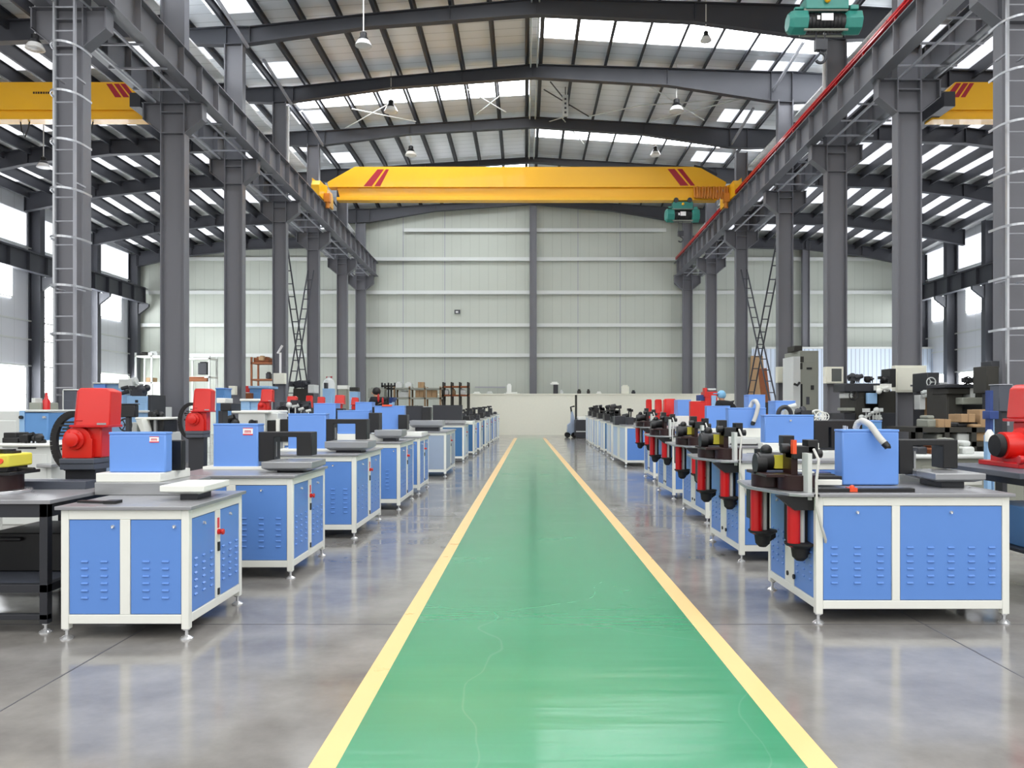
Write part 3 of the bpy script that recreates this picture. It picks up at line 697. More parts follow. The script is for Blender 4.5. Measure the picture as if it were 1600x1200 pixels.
def cabinet(t, x0, x1, y0, y1, H, aisle, fdoors, sdoors, blue='door_blue', sblue=None, lv=True, top_over=.03, estop=True, near=False, frame='frame_white'):
    """white steel cabinet; aisle = +1 when the aisle is on the +x side. fdoors: (f0,f1,louvre columns) fractions"""
    p = .055; bev = .004 if near else 0; sblue = sblue or blue
    b = MB(); zt = H - .03
    for x in (x0, x1 - p):
        for y in (y0, y1 - p): b.box(x, y, .075, x + p, y + p, zt)
    for y in (y0, y1 - p):
        b.box(x0 + p, y, zt - .07, x1 - p, y + p, zt); b.box(x0 + p, y, .115, x1 - p, y + p, .18)
    for x in (x0, x1 - p):
        b.box(x, y0 + p, zt - .07, x + p, y1 - p, zt); b.box(x, y0 + p, .115, x + p, y1 - p, .18)
    fx = lambda f: x0 + p + (x1 - x0 - 2*p)*f
    fy = lambda f: y0 + p + (y1 - y0 - 2*p)*f
    for (a, c, *_), (d, e, *_) in zip(fdoors, fdoors[1:]): b.box(fx(c), y0, .18, fx(d), y0 + p, zt - .07)
    xs = x1 if aisle > 0 else x0
    for (a, c), (d, e) in zip(sdoors, sdoors[1:]): b.box(xs - aisle*p, fy(c), .18, xs, fy(d), zt - .07)
    b.build('cabinet_frame', frame, t, bev)
    b = MB(); b.box(x0 + .02, y0 + .02, .12, x1 - .02, y1 - .02, zt - .01); b.build('inner_shell', 'charcoal', t)
    g = .004; zs = [.30 + .052*i for i in range(6)]
    zs = [z*(H/.96) for z in zs]
    for a, c, n in fdoors:
        d = MB(); d.box(fx(a) + g, y0 + .006, .18 + g, fx(c) - g, y0 + .03, zt - .07 - g)
        if lv: louvres(d, fx(a), fx(c), zs, n, y0 + .006)
        o = d.build('door', blue, t, .002 if near else 0)
        if near: lock(o, ((fx(a)+fx(c))/2 if n != 2 else fx(c) - .05, y0 + .006, zt - .12), 'y')
    for i, (a, c) in enumerate(sdoors):
        d = MB(); xo = xs - aisle*.006
        d.box(xo - aisle*.025, fy(a) + g, .18 + g, xo, fy(c) - g, zt - .07 - g)
        if lv: louvres(d, fy(a), fy(c), zs, 3, xo, 'x', aisle, .045)
        o = d.build('door', sblue, t, .002 if near else 0)
        if near: lock(o, (xo, (fy(a)+fy(c))/2, zt - .13), 'x', aisle)
    b = MB(); b.box(x0 - top_over, y0 - top_over, H - .03, x1 + top_over, y1 + .02, H - .004); b.build('worktop', 'worktop', t, bev)
    for x in (x0 + p/2, x1 - p/2):
        for y in (y0 + p/2, y1 - p/2): foot(t, x, y)
    if estop and len(sdoors) > 1:
        ym = (fy(sdoors[0][1]) + fy(sdoors[1][0]))/2
        b = MB(); q = Vector((xs, ym, zt - .24)); d = Vector((aisle, 0, 0))
        b.cyl(q, q + d*.02, .022, n=14); b.lathe(q + d*.02, [(.012, 0), (.012, .012), (.024, .014), (.02, .026)] if aisle > 0 else [(.012, 0), (.012, -.012), (.024, -.014), (.02, -.026)], 14, axis='x'); b.build('emergency_stop', 'red', t)
        b = MB(); b.box(xs - .005, ym - .014, zt - .39, xs + aisle*.012, ym + .014, zt - .32); b.build('rotary_switch', 'black', t)
        b = MB(); b.box(xs - .004, ym - .016, zt - .21, xs + aisle*.004, ym + .016, zt - .13); b.build('warning_sticker', 'paper_red', t)
        b = MB(); b.box(xs - .005, ym - .013, .2, xs + aisle*.01, ym + .013, .25); b.build('power_socket', 'black', t)
def sticker(par, px0, py0, px1, py1, Y, lines=True):
    """small white label with red characters"""
    b = MB(); b.px(px0, py0, px1, py1, Y, .004, 0)
    w = px1 - px0; h = py1 - py0
    b.px(px0, py1 - h*.18, px1, py1, Y - .001, .004, 1); b.px(px0, py0, px1, py0 + h*.1, Y - .001, .004, 1)
    for i in range(5):
        x = px0 + w*(.18 + .14*i); b.px(x, py0 + h*.35, x + w*.07, py0 + h*.7, Y - .001, .004, 1)
        if i < 4: b.px(x, py0 + h*.35, x + w*.12, py0 + h*.45, Y - .001, .004, 1)
    b.build('sticker', ['label_white', 'paper_red'], par)
def housing(t, px0, py0, px1, py1, Y, d, m='housing_blue', lid=True, bev=.012, stick=None, name='head_housing'):
    x0, x1, z1, z0 = X_(px0, Y), X_(px1, Y), Z_(py0, Y), Z_(py1, Y)
    b = MB(); b.box(x0, Y, z0, x1, Y + d, z1 - .02); o = b.build(name, m, t, bev)
    l = MB(); l.box(x0 - .002, Y - .002, z1 - .022, x1 + .002, Y + d + .002, z1); l.build('lid', m, o, .006)
    if stick: sticker(o, *stick, Y - .004)
    return o
def portal(t, px0, pxl, pxr, px1, py0, pyb, py1, py2, Y, d, m='black'):
    """C-shaped punch frame: solid block, top bar and outer leg around an opening"""
    g = lambda p, q: (X_(p, Y), Z_(q, Y)); b = MB()
    b.prism([g(px0, py0), g(px1, py0), g(px1, py2), g(pxr, py2), g(pxr, pyb), g(pxl, pyb), g(pxl, py1), g(px0, py1)], Y, Y + d, 'y')
    o = b.build('punch_frame', m, t, .008)
    b = MB(); b.px(pxl + 1, pyb + (py1-pyb)*.2, pxl + 4, py1 - (py1-pyb)*.2, Y + d*.3, .02); b.build('scale_plate', 'platen', o)
    return o
def platen(t, px0, pxm, px1, py0, py1, Y, d, m='platen'):
    """square die table with a bevelled underside on a black pedestal"""
    x0, x1 = X_(px0, Y), X_(pxm, Y); z1 = Z_(py0, Y); z0 = Z_(py1, Y); th = z1 - z0
    b = MB(); b.box(x0, Y, z0 + th*.25, x1, Y + d, z1); i = .06
    b.hexa([(x0+i, Y+i, z0 - th*.1), (x1-i, Y+i, z0 - th*.1), (x1-i, Y+d-i, z0 - th*.1), (x0+i, Y+d-i, z0 - th*.1)], [(x0, Y, z0 + th*.25), (x1, Y, z0+th*.25), (x1, Y+d, z0+th*.25), (x0, Y+d, z0+th*.25)])
    o = b.build('die_table', m, t, .006)
    return o, x0, x1, z0 - th*.1
def pedestal(t, x0, x1, y0, y1, z0, z1):
    b = MB(); b.box(x0, y0, z0, x1, y1, z1); b.build('pedestal', 'charcoal', t, .005)
def bench_parts(t, x0, x1, y0, y1, H):
    pass
# ------------------------------------------------------------------ left row of busbar machines
GL = 'blue and white busbar machines of the left row'
def yfoot(py): return FY(py)
# 1: nearest
Y1, Y1b = FY(1000) + .0, FY(943); H1 = Z_(790, Y1)
t = thing('busbar_machine', 'nearest blue and white cabinet machine of the left row with a square grey die table', 'machine', ((X_(193, Y1)), Y1, 0), GL)
xa, xb = X_(95, Y1), X_(295, Y1)
cabinet(t, xa, xb, Y1, Y1b, H1, 1, [(0, .455, 2), (.545, 1, 2)], [(0, .46), (.56, 1)], near=True, sblue='door_blue')
Yb = 6.1
b = MB(); b.box(X_(158, 6.3), Yb + .1, H1 - .004, X_(300, 6.4), Y1b + .25, Z_(752, 6.3)); b.build('bed', 'platen', t, .006)
b = MB(); b.box(X_(158, 6.3), Yb + .12, Z_(752, 6.3), X_(266, 6.4), Y1b + .25, Z_(738, 6.3)); b.build('bed_rail', 'frame_white', t, .006)
o = housing(t, 170, 675, 259, 738, 6.3, .12, stick=(233.5, 682, 248, 691.5))
b = MB(); b.px(258, 688, 284, 735, 6.5, .08); b.px(257, 706, 262, 712, 6.45, .05); b.build('punch_frame', 'black', t, .008)
o, x0, x1, zb = platen(t, 249, 319, 0, 759, 772, 5.82, .5, 'frame_white')
pedestal(t, x0 + .12, x1 - .08, 5.9, 6.15, H1 - .005, zb)
b = MB(); b.bar((X_(128, 5.75), 5.72, H1 + .004), (X_(185, 5.7), 5.66, H1 + .004), .05, .015); b.box(X_(168, 5.68), 5.62, H1 - .003, X_(187, 5.68), 5.72, H1 + .018); tool = b.build('clamp_bar', 'black', origin=(X_(160, 5.7), 5.7, H1 - .003)); tag(tool, 'black clamp bar lying on the nearest left machine worktop', 'tool')

def left_machine(label, pyf, pyr, pxl, pxr, pytop, hs, port, plat, fd, sd, blue='door_blue', sblue=None, stick=None, hm='housing_blue', yh=.72, lv=True, W=None, near=True):
    Yf, Yr = FY(pyf), FY(pyr); xr = X_(pxr, Yf); xl = xr - W if W else X_(pxl, Yf); H = Z_(pytop, Yf)
    t = thing('busbar_machine', label, 'machine', ((xl + xr)/2, Yf, 0), GL)
    cabinet(t, xl, xr, Yf, Yr, H, 1, fd, sd, blue, sblue, near=near, lv=lv)
    Yh = Yf + yh; d = .2
    if hs:
        x0, x1 = X_(hs[0], Yh), X_(hs[2], Yh)
        z1 = Z_(hs[1], Yh); bz = max(H, Z_(hs[3], Yh))
        b = MB(); b.box(x0, Yh, bz, x1, Yh + d, z1 - .02); o = b.build('head_housing', hm, t, .012)
        l = MB(); l.box(x0 - .002, Yh - .002, z1 - .022, x1 + .002, Yh + d + .002, z1); l.build('lid', hm, o, .006)
        if stick: sticker(o, *stick, Yh - .004)
        b = MB(); b.box(x0 - .1, Yh - .03, H - .004, x1 + .35, Yr + .1, max(bz, H + .03)); b.build('bed', 'frame_white', t, .004)
    if port:
        if len(port) == 8: portal(t, *port, Yh + .02, .22)
        else:
            b = MB(); b.px(*port, Yh - .1, .3); b.build('punch_frame', 'black' , t, .008)
    if plat:
        o, x0, x1, zb = platen(t, plat[0], plat[1], 0, plat[2], plat[3], Yf + .25, .55)
        pedestal(t, x0 + .12, x1 - .12, Yf + .37, Yf + .7, H - .005, max(zb, H))
    return t, H, Yf, Yr, xl, xr
t2 = left_machine('second left row machine with a stickered blue housing and black C-shaped frame', 905, 868, 330, 457, 742, (333, 662, 403, 733), (402, 428, 463, 487, 675, 683, 721, 712), (408, 487, 722, 735), [(0, .46, 3), (.54, 1, 3)], [(0, .46), (.56, 1)], stick=(379.5, 668.5, 395, 680), W=1.2)
t3 = left_machine('third left row machine with a black portal over its grey die table', 842, 812, 0, 556, 709, (450, 646, 509, 704), (507, 521, 555, 573, 655, 662, 692, 687), (507, 575, 690, 703), [(0, .46, 2), (.54, 1, 3)], [(0, .46), (.56, 1)], W=1.15)
t4 = left_machine('fourth blue and white machine of the left row, partly behind the third', 797, 780, 0, 625, 690.5, (527, 641, 577, 678), (576, 645, 592, 676), (585, 628, 672, 684), [(0, .46, 2), (.54, 1, 2)], [(0, .46), (.56, 1)], W=1.2, yh=.5)
t5 = left_machine('fifth blue and white machine of the left row with a red strip on its housing', 772, 761, 0, 656, 682, (585, 634, 632, 676), (622, 648, 636, 672), None, [(0, .46, 2), (.54, 1, 2)], [(0, .46), (.56, 1)], W=1.2, yh=.5)
b = MB(); Yh = FY(772) + .5; b.px(597, 632.2, 612, 635, Yh - .02, .1); b.build('red_strip', 'orange', t5[0])
t6 = left_machine('left row cabinet machine with slate grey door and a charcoal housing', 745, 733, 0, 697, 674, (633, 634, 660, 662), (659, 636, 673, 664), (640, 692, 657, 667), [(0, 1, 2)], [(0, .46), (.56, 1)], 'door_slate', 'door_slate', hm='charcoal', W=1.25, yh=.9, lv=False, near=False)
t7 = left_machine('left row cabinet machine with deep blue door and dark twin housing', 722, 716, 0, 725, 663, (676, 633, 722, 658), None, (690, 726, 657, 663), [(0, 1, 2)], [(0, .46), (.56, 1)], 'door_deep', 'door_pale', hm='charcoal', W=1.25, yh=.9, lv=False, near=False)
far = [(713, 709, 741, 659, 'door_deep', 'door_pale'), (707, 703.5, 751, 656, 'door_blue', 'door_slate'), (701, 698, 759, 653, 'door_deep', 'door_pale'), (696, 693, 766, 651, 'door_pale', 'door_deep'), (691.5, 689, 772, 649, 'door_blue', 'door_blue'), (688, 686, 778, 647, 'door_slate', 'door_pale')]
for i, (a, c, pr, pt, m1, m2) in enumerate(far):
    t, H, Yf, Yr, xl, xr = left_machine(f"small distant cabinet machine of the left row, {['sixth','fifth','fourth','third','second','first'][i]} from its far end", a, c, 0, pr, pt, None, None, None, [(0, 1, 2)], [(0, .46), (.56, 1)], m1, m2, W=1.2, lv=False, near=False)
    b = MB(); xx = xl + .1
    for j in range(4):
        w = R.uniform(.12, .3); h = R.uniform(.08, .35); b.box(xx, Yf + .15, H - .01, xx + w, Yf + .6, H + h); xx += w + R.uniform(0, .08)
    b.box(xl + .2, Yf + .05, H + .02, xr - .05, Yf + .5, H + .07)
    b.build('tool_head', 'charcoal' if i % 2 else 'black', t, .01)
    b = MB(); b.cyl((xl + .7, Yf + .3, H), (xl + .7, Yf + .3, H + .4), .05, n=12); b.box(xl + .6, Yf + .2, H + .36, xl + .85, Yf + .4, H + .44); b.build('spindle_unit', 'black', t)
# second rank of blue housings behind the left row
for pxa, pya, pxb, pyb, Y, lab in ((490, 630, 524, 668, 14.2, 'blue machine housing behind the left row beside the red motors'), (555, 628, 581, 650, 17.2, 'smaller blue machine housing behind the fourth left machine')):
    x0, x1 = X_(pxa, Y), X_(pxb, Y); t = thing('busbar_machine', lab, 'machine', ((x0+x1)/2, Y, 0))
    cabinet(t, x0 - .5, x1 + .06, Y - .3, Y + .9, 1.1, 1, [(0, 1, 2)], [(0, .46), (.56, 1)], lv=False, estop=False)
    housing(t, pxa, pya, pxb, 640 + (CH - 1.1)*F/Y, Y, .4)
    b = MB(); b.px(pxb, pya + 8, pxb + 12, pyb + 6, Y + .05, .25); b.build('punch_frame', 'black', t, .008)

# ------------------------------------------------------------------ right row with turret units
GR = 'blue and white turret machines of the right row'
def turret(t, x, y0, y1, H, s=1.0, near=False, lab=0):
    """twin-spindle tooling unit bolted to the aisle end: x = cabinet face, reaching towards -x"""
    q = lambda *a: [v for v in a]
    b = MB(); b.prism([(x + .02, y0 - .03), (x - .12, y0 - .03), (x - .2, y0 + .02), (x - .37, y0 + .6), (x - .3, y1 - .05), (x + .02, y1)], H - .03, H - .003, 'z'); b.build('turret_plate', 'platen', t, .004)
    zt = H + .0
    b = MB(); b.cyl((x - .17, y0 + .55, zt), (x - .17, y0 + .55, zt + .1*s), .16*s, n=24); b.cyl((x - .05, y0 + .28, zt), (x - .05, y0 + .28, zt + .12*s), .15*s, n=24); b.box(x - .32, y0 + .2, zt + .1*s, x + .02, y0 + .75, zt + .125*s); b.build('tool_drum', 'oxide', t, .004)
    b = MB(); b.cyl((x - .3, y0 + .5, zt + .21*s), (x - .08, y0 + .5, zt + .21*s), .075*s, n=18); b.cyl((x - .32, y0 + .5, zt + .19*s), (x - .24, y0 + .5, zt + .19*s), .085*s, n=18); b.ball((x - .22, y0 + .52, zt + .3*s), .05*s)
    b.cyl((x - .2, y0 + .75, zt + .02), (x - .2, y0 + .75, zt + .3*s), .05*s, n=12); b.build('turret_motor', 'black', t)
    if lab > 0: b = MB(); b.box(x - .18, y0 + .41, zt + .155*s, x - .095, y0 + .425 + .1, zt + .265*s); b.build('warning_label', 'lime_yellow', t)
    b = MB(); b.box(x - .12, y0 + .2, zt + .05, x - .07, y0 + .4, zt + .33*s); b.build('index_lever', 'oxide', t)
    b = MB(); b.box(x - .12, y0 + .16, zt + .25*s, x + .06, y0 + .34, zt + .35*s); b.box(x + .0, y0 + .16, zt + .3*s, x + .08, y0 + .3, zt + .4*s); b.box(x - .15, y0 + .3, zt + .34*s, x - .06, y0 + .42, zt + .43*s)
    b.cyl((x + .06, y0 + .2, zt + .29*s), (x + .12, y0 + .2, zt + .29*s), .035*s, n=12); b.cyl((x - .19, y0 + .25, zt + .33*s), (x - .12, y0 + .25, zt + .33*s), .04*s, n=12); b.build('punch_head', 'black', t, .005)
    if lab > 1: b = MB(); b.box(x - .125, y0 + .15, zt + .29*s, x - .095, y0 + .2, zt + .4*s); b.build('red_tag', 'orange', t)
    b = MB()
    b.cyl((x - .035, y0 + .05, zt - .0), (x - .035, y0 + .05, zt + .29*s), .017, n=12); b.box(x - .05, y0 + .03, zt - .06, x - .018, y0 + .16, zt + .3*s) ; b.build('guide_rod', 'light_grey', t)
    b = MB(); b.tube([(x + .02, y0 + .1, zt + .33*s), (x + .03, y0 + .02, zt + .25*s), (x + .0, y0 - .01, zt + .1), (x - .01, y0 - .035, zt - .1), (x + .03, y0 - .035, zt - .26), (x + .07, y0 - .01, zt - .36), (x + .09, y0 + .05, zt - .42)], .011, 8); b.build('air_hose', 'hose_white', t)
    # cylinders below the plate
    for dx, dy, top, bot in ((-.13, .12, -.1, -.42), (-.27, .62, -.03, -.4)):
        b = MB(); b.lathe((x + dx, y0 + dy, H), [(.03, bot*s - .015), (.05, bot*s), (.05, top*s), (.035, top*s + .01)], 20); b.build('red_cylinder', 'red_dark', t)
        b = MB(); b.cyl((x + dx + .075, y0 + dy + .03, H + bot*s), (x + dx + .075, y0 + dy + .03, H + (top + .02)*s), .022, n=14); b.build('guide_post', 'light_grey', t)
        b = MB(); b.lathe((x + dx + .06, y0 + dy + .03, H), [(.03, bot*s - .13), (.06, bot*s - .1), (.07, bot*s - .03), (.12, bot*s), (.12, bot*s + .015)], 14); b.box(x + dx - .03, y0 + dy + .06, H + bot*s - .02, x + dx + .13, y0 + dy + .1, H - .03)
        b.prism([(x + dx + .0, H + bot*s), (x + dx + .1, H + bot*s - .1), (x + dx + .17, H + bot*s - .05), (x + dx + .17, H + bot*s)], y0 + dy + .02, y0 + dy + .1, 'y'); b.build('spindle_end', 'rubber', t)
    b = MB(); b.box(x - .3, y0 + .72, H - .3*s, x - .15, y0 + .82, H - .03); b.build('cylinder_bracket', 'black', t)
    b = MB(); b.box(x - .11, y0 + .22, H - .42*s, x - .002, y0 + .4, H - .03); b.build('cylinder_bracket', 'black', t)
    b = MB(); b.prism([(x - .28, H - .03), (x - .0, H - .03), (x - .0, H - .14), (x - .15, H - .14)], y0 + .04, y0 + .12, 'y'); b.build('gusset', 'black', t)
def right_machine(label, pyf, pyr, pxl, pytop, hs=None, port=None, bed=True, W=1.4, fd=None, sd=None, blue='door_blue', sblue=None, tur=True, near=False, Yh=None, hm='housing_blue', hd=.17, grp=GR, lv=True):
    Yf, Yr = FY(pyf), FY(pyr); xl = X_(pxl, Yf); xr = xl + W; H = Z_(pytop, Yf)
    t = thing('busbar_machine', label, 'machine', ((xl + xr)/2, Yf, 0), grp)
    cabinet(t, xl, xr, Yf, Yr, H, -1, fd or [(0, .385, 3), (.43, 1, 5)], sd or [(0, .42), (.62, 1)], blue, sblue, near=near, lv=lv, estop=False)
    if near or tur:
        b = MB(); y = (Yf + Yr)/2
        for dy in (-.1, .05): b.cyl((xl + .002, y + dy, .26), (xl - .01, y + dy, .26), .02, n=10)
        b.build('air_coupling', 'black', t)
    if tur: turret(t, xl, Yf, Yr, H, near=near, lab=2 if near else (1 if Yf < 12 else 0))
    Yh = Yh or Yf + .62
    if hs:
        z0 = Z_(hs[3], Yh); housing(t, *hs, Yh, hd, hm)
        if z0 > H + .02:
            x0, x1 = X_(hs[0], Yh), X_(hs[2], Yh)
            b = MB(); b.box(x0 - .03, Yh - .02, H + (z0-H)*.45, x1 + .05, Yh + hd, z0); b.build('bed_rail', 'frame_white', t, .006)
            b = MB(); b.box(x0 - .05, Yh - .05, H - .004, xr, Yh + hd + .05, H + (z0-H)*.45); b.build('bed', 'light_grey', t, .006)
    if port: portal(t, *port)
    return t, H, Yf, Yr, xl, xr, Yh
r1 = right_machine('nearest blue and white machine of the right row with a ribbed hose over its housing', 975, 920, 1275, 770, (1316, 671, 1405, 758), (1405, 1427, 1474, 1497, 687, 696, 741, 732, 6.62, .2), W=1.49, near=True, Yh=6.5)
t, H, Yf, Yr, xl, xr, Yh = r1
o, x0, x1, zb = platen(t, 1462, 1541, 0, 740, 753, 6.25, .52, 'platen'); pedestal(t, x0 + .1, x1 - .12, 6.35, 6.7, H - .005, zb)
b = MB(); b.px(1405, 741, 1535, 758, 6.85, .2); b.build('bed_rail', 'frame_white', t, .004)
b = MB(); b.box(X_(1268, 6.0), 5.98, H - .004, X_(1428, 6.0), 6.06, H + .025); b.build('back_gauge', 'black', t, .003)
b = MB(); b.box(X_(1326, 6), 5.975, H + .0, X_(1338, 6), 6.065, H + .03); b.ball((X_(1333, 6), 6.02, H + .03), .02); b.build('gauge_knob', 'orange', t)
b = MB(); b.px(1257, 750, 1316, 758, 6.35, .3); b.build('feed_plate', 'frame_white', t, .004)
b = MB(); b.px(1257, 744, 1316, 750, 6.4, .28); b.px(1258, 741, 1305, 744, 6.5, .2); b.build('feed_clamp', 'black', t, .004)
b = MB(); b.px(1257, 737, 1273, 746, 6.62, .2, 0); b.px(1273, 738, 1299, 745, 6.62, .2, 1); b.build('linear_guide', ['frame_white', 'navy'], t, .004)
def ribbed_hose(t, pts, r, mouth=True):
    pp = []; pts = [Vector(p) for p in pts]
    for a, c in zip(pts, pts[1:]):
        for i in range(10): pp.append(a + (c - a)*i/10)
    pp.append(pts[-1]); n = len(pp)
    for _ in range(6): pp = [pp[0]] + [(pp[i-1] + pp[i]*2 + pp[i+1])/4 for i in range(1, n-1)] + [pp[-1]]
    b = MB(); b.tube(pp, [r*(1 + .09*(i % 2)) for i in range(n)], 12); b.build('ribbed_hose', 'hose_white', t)
    d = (pp[-1] - pp[-2]).normalized(); b = MB(); b.cyl(pp[-1] - d*.01, pp[-1] + d*r*1.3, r*1.15, r*1.05, 14); b.box(*(pp[-1] + d*r - Vector((r*.6,)*3)), *(pp[-1] + d*r*1.6 + Vector((r*.6,)*3))); b.build('hose_end', 'black', t)
ribbed_hose(t, [P(1337, 670, 6.68), P(1340, 661, 6.66), P(1348, 657, 6.6), P(1360, 664, 6.5), P(1374, 684, 6.43), P(1383, 694, 6.4)], .026)
b = MB(); b.px(1319, 665, 1322, 672, 6.6, .03); b.px(1323, 666, 1325, 672, 6.6, .03); b.build('hose_valve', 'chrome', t)
r2 = right_machine('second blue and white machine of the right row with a keyhole in its housing lid', 878, 845, 1156, 719, (1195, 648, 1272, 692), None, W=1.35)
t, H, Yf, Yr, xl, xr, Yh = r2
portal(t, 1272, 1295, 1299, 1340, 657, 668, 700, 700, Yh + .02, .25)
b = MB(); b.cyl(P(1235.5, 657, Yh), P(1235.5, 657, Yh - .02), .012, n=12); b.build('key_lock', 'chrome', t)
b = MB(); b.px(1262, 706, 1306, 726, Yh - .2, .2); b.build('feed_plate', 'light_grey', t, .004)
r3 = right_machine('third machine of the right row with a looped white hose on its blue housing', 818, 795, 1103, 697, (1138, 637, 1197, 669), None, W=1.35)
t, H, Yf, Yr, xl, xr, Yh = r3
ribbed_hose(t, [P(1172, 637, Yh+.1), P(1176, 628, Yh+.1), P(1181, 626, Yh), P(1185, 634, Yh-.05), P(1181, 650, Yh-.06), P(1177, 660, Yh-.06)], .03)
b = MB(); b.px(1160, 685, 1182, 703, Yh - .3, .08); b.build('clamp_lever', 'light_grey', t, .004)
b = MB(); b.px(1149, 694, 1196, 700, Yh - .4, .3); b.build('feed_clamp', 'black', t, .004)
r4 = right_machine('fourth machine of the right row, its blue housing half hidden', 780, 766, 1051, 681, (1104, 634, 1141, 669), None, W=1.35)
r5 = right_machine('fifth machine of the right row with a tall red housing', 752, 744, 1021, 667, (1079, 627, 1104, 664), None, W=1.4, hm='red', Yh=17.2)
b = MB(); b.px(1057, 650, 1080, 662, 18, .5); b.build('feed_plate', 'frame_white', r5[0], .004)
r6 = right_machine('plain blue and white cabinet of the right row where the turrets end', 729, 718, 977, 664, None, None, tur=False, W=.95, sblue='door_pale', fd=[(0, 1, 3)], lv=False)
H, Yf = r6[1], r6[2]
b = MB(); b.px(980, 652, 990, 664.5, Yf + .5, .5); b.px(961, 650, 978, 664, Yf + 1.2, .6); b.build('tool_head', 'charcoal', r6[0], .01)
farr = [(716, 712, 955, 660, 'door_blue'), (709, 706, 943, 657, 'door_deep'), (703, 700, 933, 654, 'door_pale'), (697.5, 695, 925, 651.5, 'door_blue'), (693, 691, 919, 649.5, 'door_slate')]
for i, (a, c, pl, pt, m1) in enumerate(farr):
    rr = right_machine(f"small distant cabinet machine of the right row, {['fifth','fourth','third','second','first'][i]} from its far end", a, c, pl, pt, tur=False, W=.9, blue=m1, sblue='door_pale', fd=[(0, 1, 2)], lv=False)
    t, H, Yf, Yr, xl, xr, Yh = rr
    b = MB(); b.box(xl + .05, Yf + .1, H - .01, xl + .5, Yf + .8, H + .22); b.box(xl + .55, Yf + .2, H - .01, xl + .9, Yf + .8, H + .15); b.box(xl + .15, Yf + .3, H + .2, xl + .35, Yf + .6, H + .42); b.build('tool_head', 'black', t, .01)
    b = MB()
    for j in range(9):
        xx, zz, r = xl + R.uniform(.05, .75), H + R.uniform(.18, .5), R.uniform(.04, .1); b.cyl((xx, Yf + .4, H), (xx + R.uniform(-.05, .05), Yf + .4, zz), .025, n=6)
        (b.cyl((xx - r, Yf + .4, zz), (xx + r, Yf + .35, zz + r*.4), r*.8, n=10) if j % 2 else b.box(xx - r, Yf + .3, zz - r*.6, xx + r, Yf + .5, zz + r*.6))
    b.build('spindle_unit', 'black', t)
# dark and lilac machines at the far end of the right row
t = thing('grinding_machine', 'low charcoal machine at the far end of the right row', 'machine', P(908, 684, 44)*1 if False else (X_(908, 44), 44, 0))
b = MB(); b.box(X_(899, 44), 44, .12, X_(919, 44), 45.2, Z_(656, 44)); b.box(X_(901, 44), 43.9, .02, X_(917, 44), 44.9, .12); b.build('body', 'charcoal', t, .02)
b = MB(); b.box(X_(900, 44), 43.96, Z_(675, 44), X_(918, 44), 44.02, Z_(673.5, 44)); b.build('trim_bar', 'light_grey', t)
b = MB(); b.box(X_(903, 44), 44, Z_(656, 44), X_(918, 44), 45, Z_(651, 44)); b.build('worktop', 'frame_white', t, .02)
t = thing('floor_scrubber', 'lilac grey wheeled machine beside the far partition', 'machine', (X_(890, 45), 45, 0))
b = MB(); b.prism([(X_(886, 45), .15), (X_(898, 45), .15), (X_(899, 45), 1.0), (X_(895, 45), 1.55), (X_(893, 45), 1.55), (X_(892, 45), .9), (X_(887, 45), .75)], 45, 45.7, 'y'); b.build('body', 'door_slate', t, .04)
b = MB(); b.tube([(X_(894, 45), 45.3, 1.4), (X_(892, 45), 45.2, 1.8), (X_(898, 45), 45.2, 1.85)], .05); b.build('handle', 'rubber', t)
for x in (887, 897):
    b = MB(); b.cyl((X_(x, 45), 45, .16), (X_(x, 45), 45.7, .16), .16, n=14); b.build('wheel', 'rubber', t)
t = thing('tool_stand', 'thin dark post standing against the cream partition', 'stand', (X_(900, 47), 47, 0))
b = MB(); b.cyl((X_(900, 47), 47, 0), (X_(900, 47), 47, Z_(617, 47)), .07, n=10); b.build('post', 'olive_dark', t)
b = MB(); b.box(X_(896, 47), 46.7, 0, X_(904, 47), 47.3, .06); b.build('base', 'olive_dark', t)
# ------------------------------------------------------------------ black bench and red presses on the left
t = thing('work_bench', 'black steel bench with a bright top at the left edge, beside the nearest cabinet', 'bench', (-4.3, FY(990), 0))
Yt = FY(990); Ht = Z_(781, Yt); x1 = X_(74, Yt); x0 = x1 - 1.75; y1 = Yt + 1.75
b = MB()
for x in (x0, x1 - .06, x1 - .95):
    for y in (Yt, y1 - .06): b.box(x, y, .07, x + .06, y + .06, Ht - .03)
for y in (Yt, y1 - .06): b.box(x0, y, Ht - .13, x1, y + .06, Ht - .03); b.box(x0, y, .3, x1, y + .06, .36); b.box(x0, y, .1, x1, y + .05, .14)
for x in (x0, x1 - .06): b.box(x, Yt, Ht - .13, x + .06, y1, Ht - .03); b.box(x, Yt, .3, x + .06, y1, .36)
b.build('bench_frame', 'charcoal', t, .003)
b = MB(); b.box(x0, Yt + .02, .335, x1 - .02, y1 - .02, .35); b.build('shelf', 'slate', t)
b = MB(); b.box(x0 - .05, Yt - .02, Ht - .03, x1 + .03, y1, Ht); b.build('bench_top', 'worktop', t, .003)
for x in (x0 + .03, x1 - .03, x1 - .92):
    for y in (Yt + .03, y1 - .03): foot(t, x, y, .08)
o = MB(); o.box(x1 - .8, Yt + .5, .352, x1 - .12, Yt + 1.2, .66); o.box(x1 - .7, Yt + .46, .6, x1 - .5, Yt + .5, .63)
tag(o.build('storage_box', 'black', bevel=.01), 'black box on the lower shelf of the dark bench', 'box')
